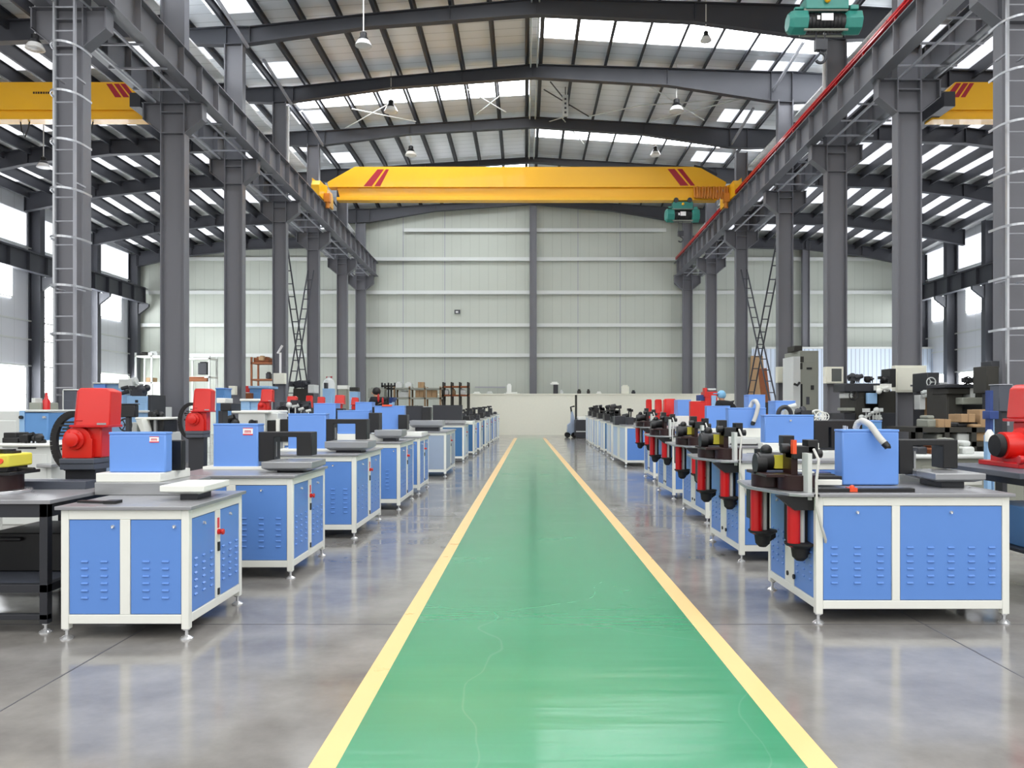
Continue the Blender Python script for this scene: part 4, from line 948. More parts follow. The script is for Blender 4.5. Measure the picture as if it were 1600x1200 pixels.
# yellow turntable tool at the frame edge
Y = Yt + .5; t = thing('turntable_tool', 'yellow and black rotary tool standing on the black bench', 'tool', (X_(5, Y), Y, Ht))
xc = X_(-8, Y); k = Y/F
b = MB(); b.cyl((xc, Y, Ht), (xc, Y, Ht + .025), .26, n=32); b.build('base_plate', 'chrome', t, .004)
b = MB(); b.cyl((xc, Y, Ht + .025), (xc, Y, Ht + .15), .2, n=28); b.build('drum', 'oxide', t, .006)
b = MB(); b.box(xc - .2, Y - .18, Ht + .15, xc + .24, Y + .2, Ht + .175); b.box(xc - .1, Y - .15, Ht + .175, xc + .2, Y + .1, Ht + .215); b.build('tool_plate', 'black', t, .004)
b = MB(); b.prism([(xc - .2, Y - .2), (xc + .18, Y - .22), (xc + .225, Y - .17), (xc + .225, Y + .12), (xc + .15, Y + .18), (xc - .2, Y + .18)], Ht + .215, Ht + .315, 'z'); b.prism([(xc - .05, Ht + .315), (xc + .06, Ht + .315), (xc + .03, Ht + .4), (xc - .05, Ht + .43)], Y - .18, Y - .1, 'y'); b.build('cover', 'lime_yellow', t, .012)
b = MB(); b.cyl((xc + .19, Y - .21, Ht + .265), (xc + .19, Y - .225, Ht + .265), .022, n=14); b.build('indicator', 'orange', t)
b = MB(); b.cyl((xc + .1, Y, Ht + .315), (xc + .1, Y, Ht + .35), .06, n=16); b.box(xc + .05, Y - .05, Ht + .315, xc + .18, Y + .05, Ht + .335); b.build('cap', 'black', t)
b = MB(); b.cyl((xc + .22, Y - .05, Ht + .195), (xc + .38, Y - .1, Ht + .195), .014, n=8); b.build('handle', 'rubber', t)

def red_press(label, px0, py0, px1, py1, Y, pbase, motor=True, chain=True, base_m='slate', flip=1, floor=None, hood_only=False):
    """red punching press: tapered hood (pixel box px0..py1), neck, motor flange, base down to row pbase"""
    x0, x1, z1, z0 = X_(px0, Y), X_(px1, Y), Z_(py0, Y), Z_(py1, Y); w = x1 - x0; h = z1 - z0; zb = Z_(pbase, Y); d = w*.8
    t = thing('punching_press', label, 'press', ((x0+x1)/2, Y + d/2, floor if floor is not None else 0), 'red presses')
    b = MB(); c = w*.12
    lo = [(x0, Y + c), (x0 + c, Y), (x1 - w*.33, Y), (x1, Y + c*1.5), (x1, Y + d), (x0, Y + d)]
    n = len(lo); vs = [(x, y, z0) for x, y in lo] + [(x + (.04*w if x < x0 + w*.5 else -.02*w), y + .03, z1 - h*.09) for x, y in lo] + [((x - (x0+x1)/2)*.72 + (x0+x1)/2, (y - Y - d/2)*.7 + Y + d/2, z1) for x, y in lo]
    fs = [tuple(reversed(range(n)))] + [(i, (i+1) % n, (i+1) % n + n, i + n) for i in range(n)] + [(i+n, (i+1) % n + n, (i+1) % n + 2*n, i + 2*n) for i in range(n)] + [tuple(range(2*n, 3*n))]
    b.add(vs, fs); b.build('hood', 'red', t, .012*w/.5)
    b = MB(); b.box(x0 - w*.04, Y - .01, z0 - h*.05, x1 + w*.05, Y + d, z0 + .005); b.box(x0 + w*.12, Y - .004, z0 + h*.12, x0 + w*.32, Y + .02, z0 + h*.15); b.build('hood_rim', 'red_dark', t, .004)
    b = MB(); b.px(px1 - (px1-px0)*.27, py1 - (py1-py0)*.07, px1 - (px1-px0)*.02, py1 - (py1-py0)*.02, Y - .012, .01); b.build('name_strip', 'platen', t)
    if hood_only: zb = z0 - h*.8
    hb = z0 - zb
    b = MB(); b.prism([(x0 + w*.05, zb + hb*.02), (x0 + w*.75, zb + hb*.02), (x0 + w*.75, z0), (x0 + w*.15, z0), (x0 + w*.05, zb + hb*.6)], Y + d*.25, Y + d, 'y'); b.build('body', 'red', t, .02*w/.5)
    if motor:
        mx_ = x0 + w*.08 if flip > 0 else x0 + w*.3
        b = MB(); mz = zb + hb*.6; r = hb*.42
        b.prism([(mx_ - r*.95, zb + hb*.02), (mx_ + r*1.2, zb + hb*.02), (mx_ + r*1.2, mz)] + [(mx_ + r*.1 + r*math.cos(math.radians(a)), mz + r*.85*math.sin(math.radians(a))) for a in range(0, 181, 15)] + [(mx_ - r*.95, mz)], Y + .02, Y + d*.4, 'y')
        b.build('motor_flange', 'red', t, .02)
        b = MB(); b.lathe((mx_, Y + .02, mz - r*.05), [(r*.72, 0), (r*.72, -d*.1), (r*.5, -d*.12), (r*.5, -d*.26), (r*.42, -d*.28)], 24, axis='y')
        for a in range(0, 360, 60): b.cyl((mx_ + r*.62*math.cos(math.radians(a)), Y - d*.1 + .02, mz - r*.05 + r*.62*math.sin(math.radians(a))), (mx_ + r*.62*math.cos(math.radians(a)), Y - d*.13 + .02, mz - r*.05 + r*.62*math.sin(math.radians(a))), r*.06, n=8)
        b.build('motor', 'red', t)
    zf = floor if floor is not None else 0
    b = MB(); b.box(x0 - w*.25, Y - .04, zb - h*.28, x0 + w*.72, Y + d, zb - h*.12); b.box(x0 - w*.25, Y - .05, zb - h*.12, x0 + w*.74, Y + d, zb + .004); b.build('base', base_m, t, .006)
    if zb - h*.28 > zf + .02:
        b = MB(); b.box(x0 - w*.2, Y + .02, zf, x0 + w*.65, Y + d - .05, zb - h*.28); b.build('pedestal', 'charcoal', t)
    if chain:
        pts = []
        cx, cz = x0 - w*.05, (z0 + zb)/2 - h*.0; rr = hb*.62 + h*.2
        for a in range(80, 265, 9): pts.append((cx - w*.1 + rr*.95*math.cos(math.radians(a))*.75, Y + d*.5, cz + rr*math.sin(math.radians(a))))
        b = MB()
        for p, q in zip(pts, pts[1:]): b.bar(p, q, .09*w/.5, .07*w/.5, up=(0, 1, 0))
        b.build('cable_chain', 'rubber', t)
        b = MB()
        for i in range(9): b.box(x0 - w*(.15 + .35*R.random()), Y + d*.3, cz + h*(.5 - .09*i), x0 - w*.02, Y + d*.55, cz + h*(.55 - .09*i))
        for i in range(5): b.ball((x0 - w*(.15 + .3*R.random()), Y + d*.25, cz + h*(.35 - .14*i)), .03*w/.5)
        b.build('valve_block', 'black', t)
    return t
Yp = Yt + 1.05
tp = red_press('nearest large red press with black cable chain behind the first left cabinet', 111, 606, 166, 665, Yp, 717, floor=Ht)
b = MB(); b.box(X_(-40, Yp - .25), Yp - .3, Ht - .002, X_(139, Yp - .25), Yp - .1, Z_(752, Yp - .3)); tag(b.build('slide_rail', 'slate', bevel=.004), 'dark steel slide rail lying across the black bench before the red press', 'rail')
Yq = 10.2
red_press('second red press behind the second left machine housing', 299, 607, 327, 642, Yq, 674, floor=0)
red_press('third red press left of the ladder braces, beside a white machine bed', 406, 608, 424, 627, 15.5, 641, floor=0, chain=False)
for i, (a, c, e, g, Y, lab) in enumerate(((447, 619, 462, 636, 19, 'red press hood in the left bay, first right of the third press'), (477, 618, 487, 637, 21, 'narrow red press hood left of the white bottle'), (522, 617, 537, 631, 23, 'red press hood right of the white bottle'), (548, 621, 559, 632, 25, 'small red press hood beside the bending worker'), (495, 620, 506, 631, 24, 'small red press hood directly below the white bottle'))):
    red_press(lab, a, c, e, g, Y, g + 8, floor=0, chain=False, motor=i % 2 == 0)
for i, (a, c, e, g, Y, lab) in enumerate(((1038, 623, 1058, 648, 20.5, 'red press hood of the right row beside a blue housing'), (1024, 624, 1035, 645, 23, 'narrow red press hood of the right row, second from the far end'), (1010, 624, 1019, 644, 25, 'smallest red press hood at the far end of the right row'))):
    red_press(lab, a, c, e, g, Y, g + 10, floor=0, chain=False, motor=False)
t = thing('busbar_machine', 'blue housing between two red press hoods of the right row', 'machine', (X_(1069, 19.5), 19.5, 0), GR)
housing(t, 1059, 624.5, 1080, 650, 19.5, .5); b = MB(); b.box(X_(1055, 19.5), 19.5, .1, X_(1082, 19.5), 20.3, Z_(650, 19.5)); b.build('cabinet_frame', 'frame_white', t, .005)
for x in (1056, 1081):
    for y in (19.6, 20.2): foot(t, X_(x, 19.5), y, .1)
# right edge: big red machine on a grey table
Y = 6.9; zt = 1.12
t = thing('tool_table', 'dark steel table at the right edge carrying a red press', 'table', (X_(1600, Y), Y - .3, 0))
xa, xb = X_(1553, 6.4) + .32, X_(1553, 6.4) + 1.9
b = MB()
for x in (xa + .02, xb - .07):
    for y in (6.45, 7.5): b.box(x, y, 0, x + .06, y + .06, zt - .05)
b.box(xa, 6.42, zt - .12, xb, 7.6, zt - .05); b.box(xa + .02, 6.45, .42, xb, 6.5, .52); b.box(xa + .02, 6.5, .42, xb, 7.5, .45); b.build('table_frame', 'charcoal', t, .004)
b = MB(); b.box(xa - .12, 6.38, zt - .05, xb, 7.65, zt); b.build('table_top', 'slate', t, .004)
b = MB(); b.box(xa + .1, 6.6, .45, xa + .6, 7.2, .8); b.build('oil_tank', 'machine_blue', t, .01)
t = thing('punching_press', 'large red press with a horizontal motor at the right edge', 'press', (X_(1610, Y), Y, zt), 'red presses')
g = lambda p, q: (X_(p, Y) + .34, Z_(q, Y))
b = MB(); b.prism([g(1578, 655), g(1583, 605), g(1592, 598), g(1672, 598), g(1676, 655)], Y + .05, Y + .6, 'y'); b.build('hood', 'red', t, .015)
b = MB(); b.prism([g(1574, 660), g(1574, 655), g(1680, 655), g(1680, 660)], Y, Y + .62, 'y'); b.build('hood_rim', 'red_dark', t, .005)
b = MB(); b.prism([g(1584, 660), g(1672, 660), g(1672, 742), g(1572, 742), g(1570, 730), g(1584, 722)], Y + .1, Y + .55, 'y'); b.build('body', 'red', t, .015)
b = MB(); c = P(1563, 696, Y + .25); b.lathe(c, [(.1, 0), (.125, .01), (.125, .17), (.165, .18), (.165, .22), (.15, .5)], 26, axis='x'); b.build('motor', 'red', t)
b = MB(); b.lathe(c, [(.05, -.06), (.1, -.055), (.112, -.01), (.1, .012)], 26, axis='x'); b.build('pulley', 'rubber', t)
b = MB(); b.box(X_(1590, Y), Y - .02, zt, X_(1680, Y), Y + .6, zt + .045)
for px in (1588, 1616): b.cyl((X_(px, Y), Y - .03, zt + .08), (X_(px + 8, Y), Y - .03, zt + .08), .04, n=14)
b.box(X_(1600, Y), Y, zt + .04, X_(1650, Y), Y + .5, zt + .1); b.build('base', 'red_dark', t, .006)

# ------------------------------------------------------------------ boxes on the columns
def wall_box(name, label, px0, py0, px1, py1, Y, d=.25, m='cream', win=None, knob=True, origin_floor=False):
    t = thing(name, label, 'electrical box', (X_((px0+px1)/2, Y), Y, Z_(py1, Y)))
    b = MB(); b.px(px0, py0, px1, py1, Y, d); b.build('case', m, t, .01)
    b = MB(); q = .06*(px1-px0); b.px(px0 + q, py0 + q, px1 - q, py1 - q, Y - .02, .025); b.build('door', m, t, .006)
    if win: b = MB(); b.px(*win, Y - .026, .01); b.build('viewing_pane', 'glass_dark', t)
    if knob:
        b = MB(); c = P(px0 + (px1-px0)*.83, py0 + (py1-py0)*.5, Y); b.cyl(c, c - Vector((0, .05, 0)), .03, n=12); b.build('knob', 'black', t)
        b = MB(); b.px(px0 + (px1-px0)*.48, py0 + (py1-py0)*.72, px0 + (px1-px0)*.68, py0 + (py1-py0)*.78, Y - .026, .01); b.build('nameplate', 'steel_dark', t)
    return t
wall_box('switch_box', 'large cream electrical box on the second right column', 1399, 571, 1448, 613, RY[1] - .45)
wall_box('meter_box', 'white meter box with a dark window on the third right column', 1290, 573, 1318, 599, RY[2] - .45, win=(1299.5, 576, 1315, 596), knob=False)
wall_box('meter_box', 'white meter box with a dark window on the fourth right column', 1214.5, 573, 1240, 598, RY[3] - .45, win=(1223, 575, 1238, 595), knob=False)
wall_box('switch_box', 'cream box on the fourth left column below a white conduit', 427, 583, 445, 600, LY[3] - .45, knob=False)
wall_box('switch_box', 'small beige box low on the third left column', 357, 603, 367, 617, LY[2] - .45, knob=False)
b = MB(); b.tube([P(438, 583, LY[3] - .4), P(438, 551, LY[3] - .4), P(434, 552, LY[3] - .45), P(441, 540, LY[3] - .5)], .05, 8); struct(b.build('conduit_pipe', 'lamp_white'), 'white conduit rising from the box on the fourth left column', 'pipe')
b = MB(); b.box(X_(257, LY[1]), LY[1] - .95, 0, X_(277, LY[1]), LY[1] - .36, Z_(636, LY[1])); tag(b.build('electrical_cabinet', 'light_grey', bevel=.01), 'pale grey cabinet standing at the foot of the second left column', 'cabinet')
b = MB(); b.box(X_(236, 25.5), 25.5, 0, X_(258, 25.5), 26.1, Z_(620, 25.5)); b.px(236, 618.5, 258, 620, 25.4, .7); tag(b.build('electrical_cabinet', 'light_grey', bevel=.01), 'pale grey cabinet left of the second left column', 'cabinet')

# ------------------------------------------------------------------ background machines
def floor_pt(Y): return 0.0
def bg_machine(name, label, cat, rects, Y, group=None):
    """machine built from named boxes: (part, material, pixel box, y offset, depth[, bevel])"""
    r0 = rects[0][2]
    t = thing(name, label, cat, (X_((r0[0]+r0[2])/2, Y), Y, 0), group)
    for r in rects:
        part, m, q, dy, d = r[:5]; yy = Y + dy
        b = MB(); x0, x1, z1 = X_(q[0], yy), X_(q[2], yy), Z_(q[1], yy); z0 = 0 if q[3] is None else Z_(q[3], yy)
        z0 = max(0, z0); b.box(x0, yy, z0, x1, yy + d, z1)
        if part in ('body', 'column', 'cabinet') and (z1 - z0) > .5:
            b.box(x0 + (x1-x0)*.08, yy - .012, z0 + (z1-z0)*.15, x1 - (x1-x0)*.08, yy + .01, z1 - (z1-z0)*.1)
        b.build(part, m, t, min(.02, (x1-x0)*.06))
    return t
def wheel(t, px, py, r, Y, m='black'):
    b = MB(); c = P(px, py, Y); 
    pts = [(c.x + r*math.cos(a), Y, c.z + r*math.sin(a)) for a in [2*math.pi*i/18 for i in range(19)]]
    b.tube(pts, r*.13, 6)
    for i in range(3):
        a = 2.09*i; b.bar(c, (c.x + r*math.cos(a), Y, c.z + r*math.sin(a)), r*.15, r*.12)
    b.cyl(c - Vector((0, r*.2, 0)), c + Vector((0, r*.4, 0)), r*.2, n=10); b.build('hand_wheel', m, t)
def knobs(t, px0, py0, px1, py1, Y, n, m='black', rr=(.03, .09)):
    b = MB()
    for i in range(n):
        p = P(R.uniform(px0, px1), R.uniform(py0, py1), Y + R.uniform(0, .2)); r = R.uniform(*rr)
        if i % 3 == 0: b.cyl(p - Vector((r, 0, 0)), p + Vector((r, 0, r*.5)), r*.6, n=10)
        elif i % 3 == 1: b.ball(p, r)
        else: b.box(p.x - r, p.y - r, p.z - r*.7, p.x + r, p.y + r, p.z + r*.7)
        b.cyl(p, (p.x, p.y, Z_(py1, Y)), .015, n=6)
    b.build('control_levers', m, t)
# -- left bay
t = bg_machine('machining_centre', 'white machining centre at the left edge behind the yellow tool', 'machine', [('body', 'light_grey', (-60, 642, 33, None), 0, 1.5), ('door', 'sky_blue', (30, 641, 38, 700), -.02, .3), ('side_panel', 'machine_blue', (38, 645, 75, 700), 0, 1.2), ('rail', 'light_grey', (38, 640, 75, 644), -.03, 1.2)], 13)
b = MB(); b.px(66, 650, 71, 653.5, 12.97, .04); b.build('handle', 'chrome', t); b = MB(); c = P(34, 652, 12.97); b.cyl(c, c - Vector((0, .04, 0)), .03, n=10); b.build('lock', 'black', t)
t = bg_machine('saw_bench', 'long white bench before the white machining centre, with dark tool blocks', 'bench', [('body', 'light_grey', (3, 697, 80, None), 0, 1.0), ('worktop', 'frame_white', (-10, 693, 84, 698), -.1, 1.4), ('slot', 'charcoal', (27, 699, 56, 701.5), -.012, .05), ('ledge', 'platen', (56, 725, 80, 731), -.15, .3)], 11)
knobs(t, 38, 681, 66, 694, 11, 8, rr=(.03, .07)); b = MB(); b.px(5, 676, 25, 692, 11.2, .3); b.px(3, 684, 28, 692, 11.1, .3); b.build('motor', 'black', t, .01)
t = bg_machine('vice_block', 'grey steel fixture on top of the white machining centre', 'fixture', [('body', 'grey_machine', (45, 629, 64, 641), 0, .5), ('jaw', 'light_grey', (49, 622, 55, 630), .05, .2)], 13.3)
b = MB(); c = P(72.5, 640, 13.4); b.lathe(c, [(.06, 0), (.06, .15), (.03, .2), (.02, .3)], 14); b.build('spray_can', 'red_dark'); o = bpy.data.objects['spray_can']; tag(o, 'small red canister beside the caged ladder', 'canister')
t = bg_machine('panel_cabinet', 'flat grey blue panel with white edge behind the large red press', 'cabinet', [('body', 'slate', (99, 610, 118, None), 0, .4), ('edge', 'light_grey', (97.5, 608, 119, 610), -.02, .45), ('edge', 'light_grey', (97.5, 610, 99, 650), -.02, .45)], 16)
t = bg_machine('machine_cabinet', 'tall pale blue machine cabinet right behind the large red press', 'machine', [('body', 'housing_blue', (146, 600, 164, None), 0, .8), ('body', 'sky_blue', (165, 599, 192, None), .1, .8), ('rail', 'light_grey', (144, 597.5, 200, 600), -.05, 1.0)], 24)
t = bg_machine('machine_cabinet', 'light blue machine cabinet with a black handle left of the pale grey cabinet', 'machine', [('body', 'sky_blue', (198, 619, 230, None), 0, 1.0), ('side_panel', 'charcoal', (230, 617, 236, None), .05, .9), ('ledge', 'light_grey', (210, 641, 230, 645), -.1, .2)], 22)
b = MB(); b.px(211, 625, 215, 629, 21.97, .05); b.build('handle', 'black', t)
knobs(t, 193, 605, 232, 616, 22.3, 12, 'charcoal', (.06, .16)); knobs(t, 200, 598, 212, 612, 22.6, 5, 'light_grey', (.1, .22))
t = bg_machine('monitor_stand', 'black control monitor right of the large red press', 'monitor', [('screen', 'black', (187, 632, 211, 652), 0, .12), ('frame', 'charcoal', (186, 630.5, 212, 632), -.01, .14), ('post', 'charcoal', (196, 652, 202, None), .03, .08)], 12)
t = bg_machine('white_press', 'white and black machine with an arched guard behind the first blue housing', 'machine', [('body', 'light_grey', (201, 660, 214, None), 0, .5), ('side_panel', 'black', (228, 656, 256, 676), .1, .5), ('worktop', 'frame_white', (210, 652, 258, 656), 0, .6), ('post', 'platen', (240, 656, 244, 676), .05, .1), ('cabinet', 'light_grey', (214, 676, 258, None), .1, .6)], 12.5)
b = MB(); b.prism([(X_(214, 12.4), Z_(656, 12.4)), (X_(224, 12.4), Z_(655, 12.4)), (X_(229, 12.4), Z_(675, 12.4)), (X_(222, 12.4), Z_(675, 12.4))], 12.35, 12.6, 'y'); b.build('guard', 'frame_white', t, .01); knobs(t, 237, 643, 256, 651, 12.7, 8, rr=(.03, .06)); wheel(t, 196, 664, .1, 12.4)
t = bg_machine('milling_machine', 'large white slab sided machine between the second and third blue housings', 'machine', [('body', 'light_grey', (372, 645, 414, None), 0, .9), ('cap', 'frame_white', (361, 641, 420, 646), -.03, 1.0), ('head', 'light_grey', (416, 645, 434, 657), .1, .5), ('side_panel', 'black', (417, 658, 431, 676), .1, .4), ('post', 'frame_white', (431, 655, 436, None), .05, .2), ('door', 'black', (437, 655, 450, 690), .1, .4)], 12.2)
knobs(t, 357, 648, 372, 668, 12.2, 8, rr=(.04, .08)); knobs(t, 385, 658, 402, 664, 12.1, 5, rr=(.03, .06))
t = bg_machine('drill_head', 'black drilling head on a post right of the second red press', 'machine', [('head', 'black', (344, 630, 361, 642), 0, .4), ('motor', 'frame_white', (338, 622, 352, 630), .05, .3), ('post', 'charcoal', (341, 642, 348, None), .1, .2)], 11.3)
t = bg_machine('tool_cart', 'bright blue toolbox left of the third left column', 'cart', [('body', 'machine_blue', (337, 607, 351, None), 0, .6), ('lid', 'housing_blue', (336, 606, 352, 608), -.02, .65)], 26)
t = bg_machine('machine_cabinet', 'pale blue cabinet with two doors right of the third left column', 'machine', [('body', 'sky_blue', (376, 627, 390, None), 0, .8), ('body', 'sky_blue', (391, 626, 404, None), .05, .8), ('worktop', 'frame_white', (374, 623, 406, 627), -.05, .9)], 20)
t = bg_machine('machine_cabinet', 'blue machine with a red end block beneath the rusty rack', 'machine', [('body', 'machine_blue', (390, 604, 412, None), 0, 1.0), ('door', 'red', (381, 603, 390, 613), 0, .8), ('worktop', 'sky_blue', (388, 603, 420, 607), -.1, 1.2), ('pipe_end', 'rust', (382, 614, 392, 623), -.3, .4)], 31.5)
t = bg_machine('winding_machine', 'dark cluttered machine with reels between red presses and the lattice brace', 'machine', [('body', 'olive_dark', (455, 637, 478, None), 0, .8), ('body', 'charcoal', (437, 628, 452, None), .3, .6), ('worktop', 'light_grey', (440, 655, 480, 657.5), -.2, .8)], 16.5)
for a, c, r in ((443, 645, .14), (457, 642, .16), (470, 640, .12)): wheel(t, a, c, r, 16.2, 'charcoal')
knobs(t, 440, 628, 482, 654, 16.1, 16, 'charcoal', (.04, .1)); knobs(t, 440, 632, 482, 650, 16.0, 8, 'light_grey', (.03, .07))
t = bg_machine('lathe', 'long dark lathe below the lattice brace on the left', 'machine', [('bed', 'olive_dark', (458, 607, 481, None), 0, 1.0), ('headstock', 'light_grey', (481, 601, 491, 614), 0, .8), ('carriage', 'charcoal', (451, 596, 457, 604), .2, .5)], 36)
knobs(t, 460, 598, 480, 606, 36, 12, 'charcoal', (.1, .2))
t = thing('gas_bottle', 'white bottle shaped tank standing behind the red presses', 'bottle', (X_(514, 33), 33, 0)); b = MB(); b.lathe((X_(514, 33), 33, 0), [(.26, 0), (.26, Z_(600, 33)), (.2, Z_(594, 33)), (.08, Z_(591, 33)), (.08, Z_(589, 33))], 18); b.build('tank', 'light_grey', t); b = MB(); b.tube([P(510, 589.5, 33), P(514, 590, 33), P(519, 589, 33)], .035, 8); b.build('valve', 'stripe_red', t)
t = bg_machine('pump_unit', 'light blue pump unit at the foot of the white bottle', 'machine', [('body', 'sky_blue', (504, 607, 519, None), 0, .5), ('side_panel', 'charcoal', (506, 598, 510, 608), .1, .3)], 32)
t = bg_machine('machine_cabinet', 'white topped cabinet between the left rear columns', 'machine', [('body', 'grey_machine', (528, 606, 541, None), 0, .6), ('cap', 'frame_white', (527, 602, 543, 608), -.05, .7)], 44)
t = bg_machine('tool_cart', 'light blue cart with a dark top left of the last left column', 'cart', [('body', 'sky_blue', (546, 612, 559, None), 0, .6), ('cap', 'olive_dark', (546, 605, 559, 611), .05, .5)], 40)
t = bg_machine('hopper', 'blue tapered hopper right of the bending worker', 'hopper', [('stand', 'sky_blue', (602, 628, 613, None), 0, .5)], 24)
b = MB(); y = 24; b.hexa([(X_(603, y), y, Z_(630, y)), (X_(612, y), y, Z_(630, y)), (X_(612, y), y + .5, Z_(630, y)), (X_(603, y), y + .5, Z_(630, y))], [(X_(599, y), y - .1, Z_(621, y)), (X_(616, y), y - .1, Z_(621, y)), (X_(616, y), y + .6, Z_(621, y)), (X_(599, y), y + .6, Z_(621, y))]); b.build('bin', 'navy', t)
def rack(label, px0, px1, Y, d, levels, ptop, m='steel_grey', shelf='frame_white', items=(), name='storage_rack', posts=2, bot=None, wires=False):
    x0, x1 = X_(px0, Y), X_(px1, Y); zt = Z_(ptop, Y)
    t = thing(name, label, 'rack', ((x0+x1)/2, Y, 0))
    for i in range(posts):
        x = x0 + (x1 - x0)*i/(posts-1)
        for y in (Y, Y + d): b = MB(); b.box(x - .05, y - .05, 0, x + .05, y + .05, zt); b.build('post', m, t)
    for py in levels: b = MB(); z = Z_(py, Y); b.box(x0 - .05, Y - .05, z - .1, x1 + .05, Y + d, z); b.build('shelf', shelf, t)
    if wires: b = MB(); b.bar((x0, Y + d, .2), (x1, Y + d, zt - .2), .05, .05); b.build('brace', m, t)
    return t
def goods(name, label, cat, px0, py0, px1, py1, Y, d, m, zb=None):
    b = MB(); b.box(X_(px0, Y), Y, Z_(py1, Y) if zb is None else zb, X_(px1, Y), Y + d, Z_(py0, Y)); x0, x1, z1 = X_(px0, Y), X_(px1, Y), Z_(py0, Y)
    if name == 'carton': b.box(x0 + (x1-x0)*.45, Y - .004, Z_(py1, Y), x0 + (x1-x0)*.55, Y + d, z1 + .004, 1); o = b.build(name, [m, 'plywood'], bevel=.01)
    else: b.box(x0 + (x1-x0)*.15, Y + d*.15, z1, x1 - (x1-x0)*.15, Y + d*.85, z1 + .08); o = b.build(name, m, bevel=.03)
    return tag(o, label, cat)
rack('white steel rack along the rear wall of the left bay', 212, 262, 50.2, 1.2, (555.5, 597), 551, 'light_grey', 'frame_white', posts=3)
goods('carton', 'brown carton on the lower shelf of the white left rack', 'box', 228, 590, 239, 597, 50.3, .6, 'cardboard')
goods('bundle', 'dark bundle on top of the white left rack', 'bundle', 218, 551.5, 228, 555.5, 50.3, .6, 'olive_dark'); goods('bundle', 'pale bundle on top of the white left rack, right of the dark one', 'bundle', 231, 550.5, 246, 555.5, 50.3, .6, 'light_grey')
rack('white rack with an orange beam between the second and third left columns', 288, 327, 48.5, 1.2, (559, 588), 556, 'light_grey', 'frame_white')
goods('steel_beam', 'orange beam lying under the shelf of the white rack', 'beam', 290, 590.5, 324, 596, 48.4, .2, 'rust')
goods('cabinet', 'dark open cabinet standing on the white rack', 'cabinet', 309, 567, 323, 585, 48.7, .6, 'charcoal')
rack('rusty tall rack frame right of the third left column', 393, 430, 47.5, 1.2, (566, 592), 558, 'rust', 'rust')
goods('bundle', 'rusty bundle of offcuts on top of the tall rusty rack', 'bundle', 396, 559, 420, 566, 47.6, .8, 'rust'); goods('bundle', 'pale wrapped bundle beside the rusty offcuts on the tall rack', 'bundle', 404, 557.5, 412, 563, 47.4, .5, 'cardboard')
goods('fixture', 'dark curved casting on the lower shelf of the rusty rack', 'casting', 415, 583, 421, 591.5, 47.6, .5, 'charcoal')
rack('long steel shelf unit before the cream partition on the left', 616, 688, 46.5, 1.2, (606, 621), 604, 'plywood', 'grey_machine', posts=4)
rack('dark wire rack left of the long shelf unit', 597, 617, 47.5, 1, (602, 606), 598, 'charcoal', 'olive_dark', posts=3)
rack('open dark steel frame shelf on the right end of the shelf unit', 692.5, 731, 47.5, 1, (603, 616.5), 597, 'olive_dark', 'rust', posts=4)
rack('low bench of pale shelves behind the charcoal housing', 618, 680, 45, .8, (635,), 633, 'grey_machine', 'light_grey', posts=3)
for i, (a, c, e, g, m, lab) in enumerate(((622, 612, 639, 619.5, 'light_grey', 'white box in the left compartment of the long shelf'), (649, 609.5, 662, 619, 'cardboard', 'brown carton in the middle compartment of the long shelf'), (667, 609.5, 682, 619.5, 'cardboard', 'brown carton right of the middle compartment of the long shelf'), (618, 598.5, 628, 604.5, 'light_grey', 'pale bag on the left end of the long shelf top'), (633, 599, 643, 604.5, 'light_grey', 'second pale bag on the long shelf top'), (653, 597, 662, 604, 'cardboard', 'brown bag on the long shelf top'))):
    goods('carton' if m == 'cardboard' else 'bag', lab, 'box' if m == 'cardboard' else 'bag', a, c, e, g, 46.7, .6, m, Z_(621 if g > 610 else 606, 46.5) + .002)
for i, (a, c, e, g, m, lab) in enumerate(((695, 609.5, 701, 616, 'light_grey', 'pale crate first in the open steel frame shelf'), (704, 609.5, 711, 616, 'plywood', 'wooden crate second in the open steel frame shelf'), (718, 609.5, 727, 616, 'light_grey', 'pale crate third in the open steel frame shelf'))):
    goods('crate', lab, 'crate', a, c, e, g, 47.6, .5, m, Z_(616.5, 47.5) + .002)
goods('machine_cover', 'grey covered machine behind the worker', 'cover', 575, 607, 600, 622, 46.5, 1, 'grey_machine')
for i, (a, c, e, g, m, lab) in enumerate(((792, 601.5, 799, 616.5, 'frame_white', 'white upright box on the cream partition left of the middle column'), (739, 614, 751, 617, 'frame_white', 'flat white bag on the left end of the cream partition'), (760, 613.5, 770, 617, 'light_grey', 'second flat pale bag on the cream partition'), (787, 614.5, 812, 617, 'frame_white', 'long white sheet pack on the cream partition'), (860, 598.5, 873, 601, 'frame_white', 'white lid over the dark bin on the cream partition'), (864.5, 601, 872, 616.5, 'charcoal', 'dark bin on the cream partition right of the middle column'), (971, 603.5, 983, 614, 'cream', 'cream carton on the cream partition before the right cabinets'), (902, 610, 908, 616.5, 'olive_dark', 'dark casting on the cream partition beside the thin post'), (917, 610, 922, 616.5, 'olive_dark', 'second dark casting on the cream partition'), (875, 611, 880, 616.5, 'light_grey', 'white jug on the cream partition'), (932, 613.5, 940, 617, 'frame_white', 'white cloth bundle on the cream partition'), (987, 611.5, 993, 617, 'charcoal', 'small dark box on the cream partition right of the cream carton'))):
    goods('bag' if 'bag' in lab else 'box', lab, 'box', a, c, e, g, yp + .02, .2, m, None if 'lid' in lab else Z_(617, yp) + .085)
b = MB(); b.px(742, 604, 790, 606, 51.3, .3); struct(b.build('shelf_board', 'steel_light'), 'long thin ledge on the rear wall above the partition', 'ledge')
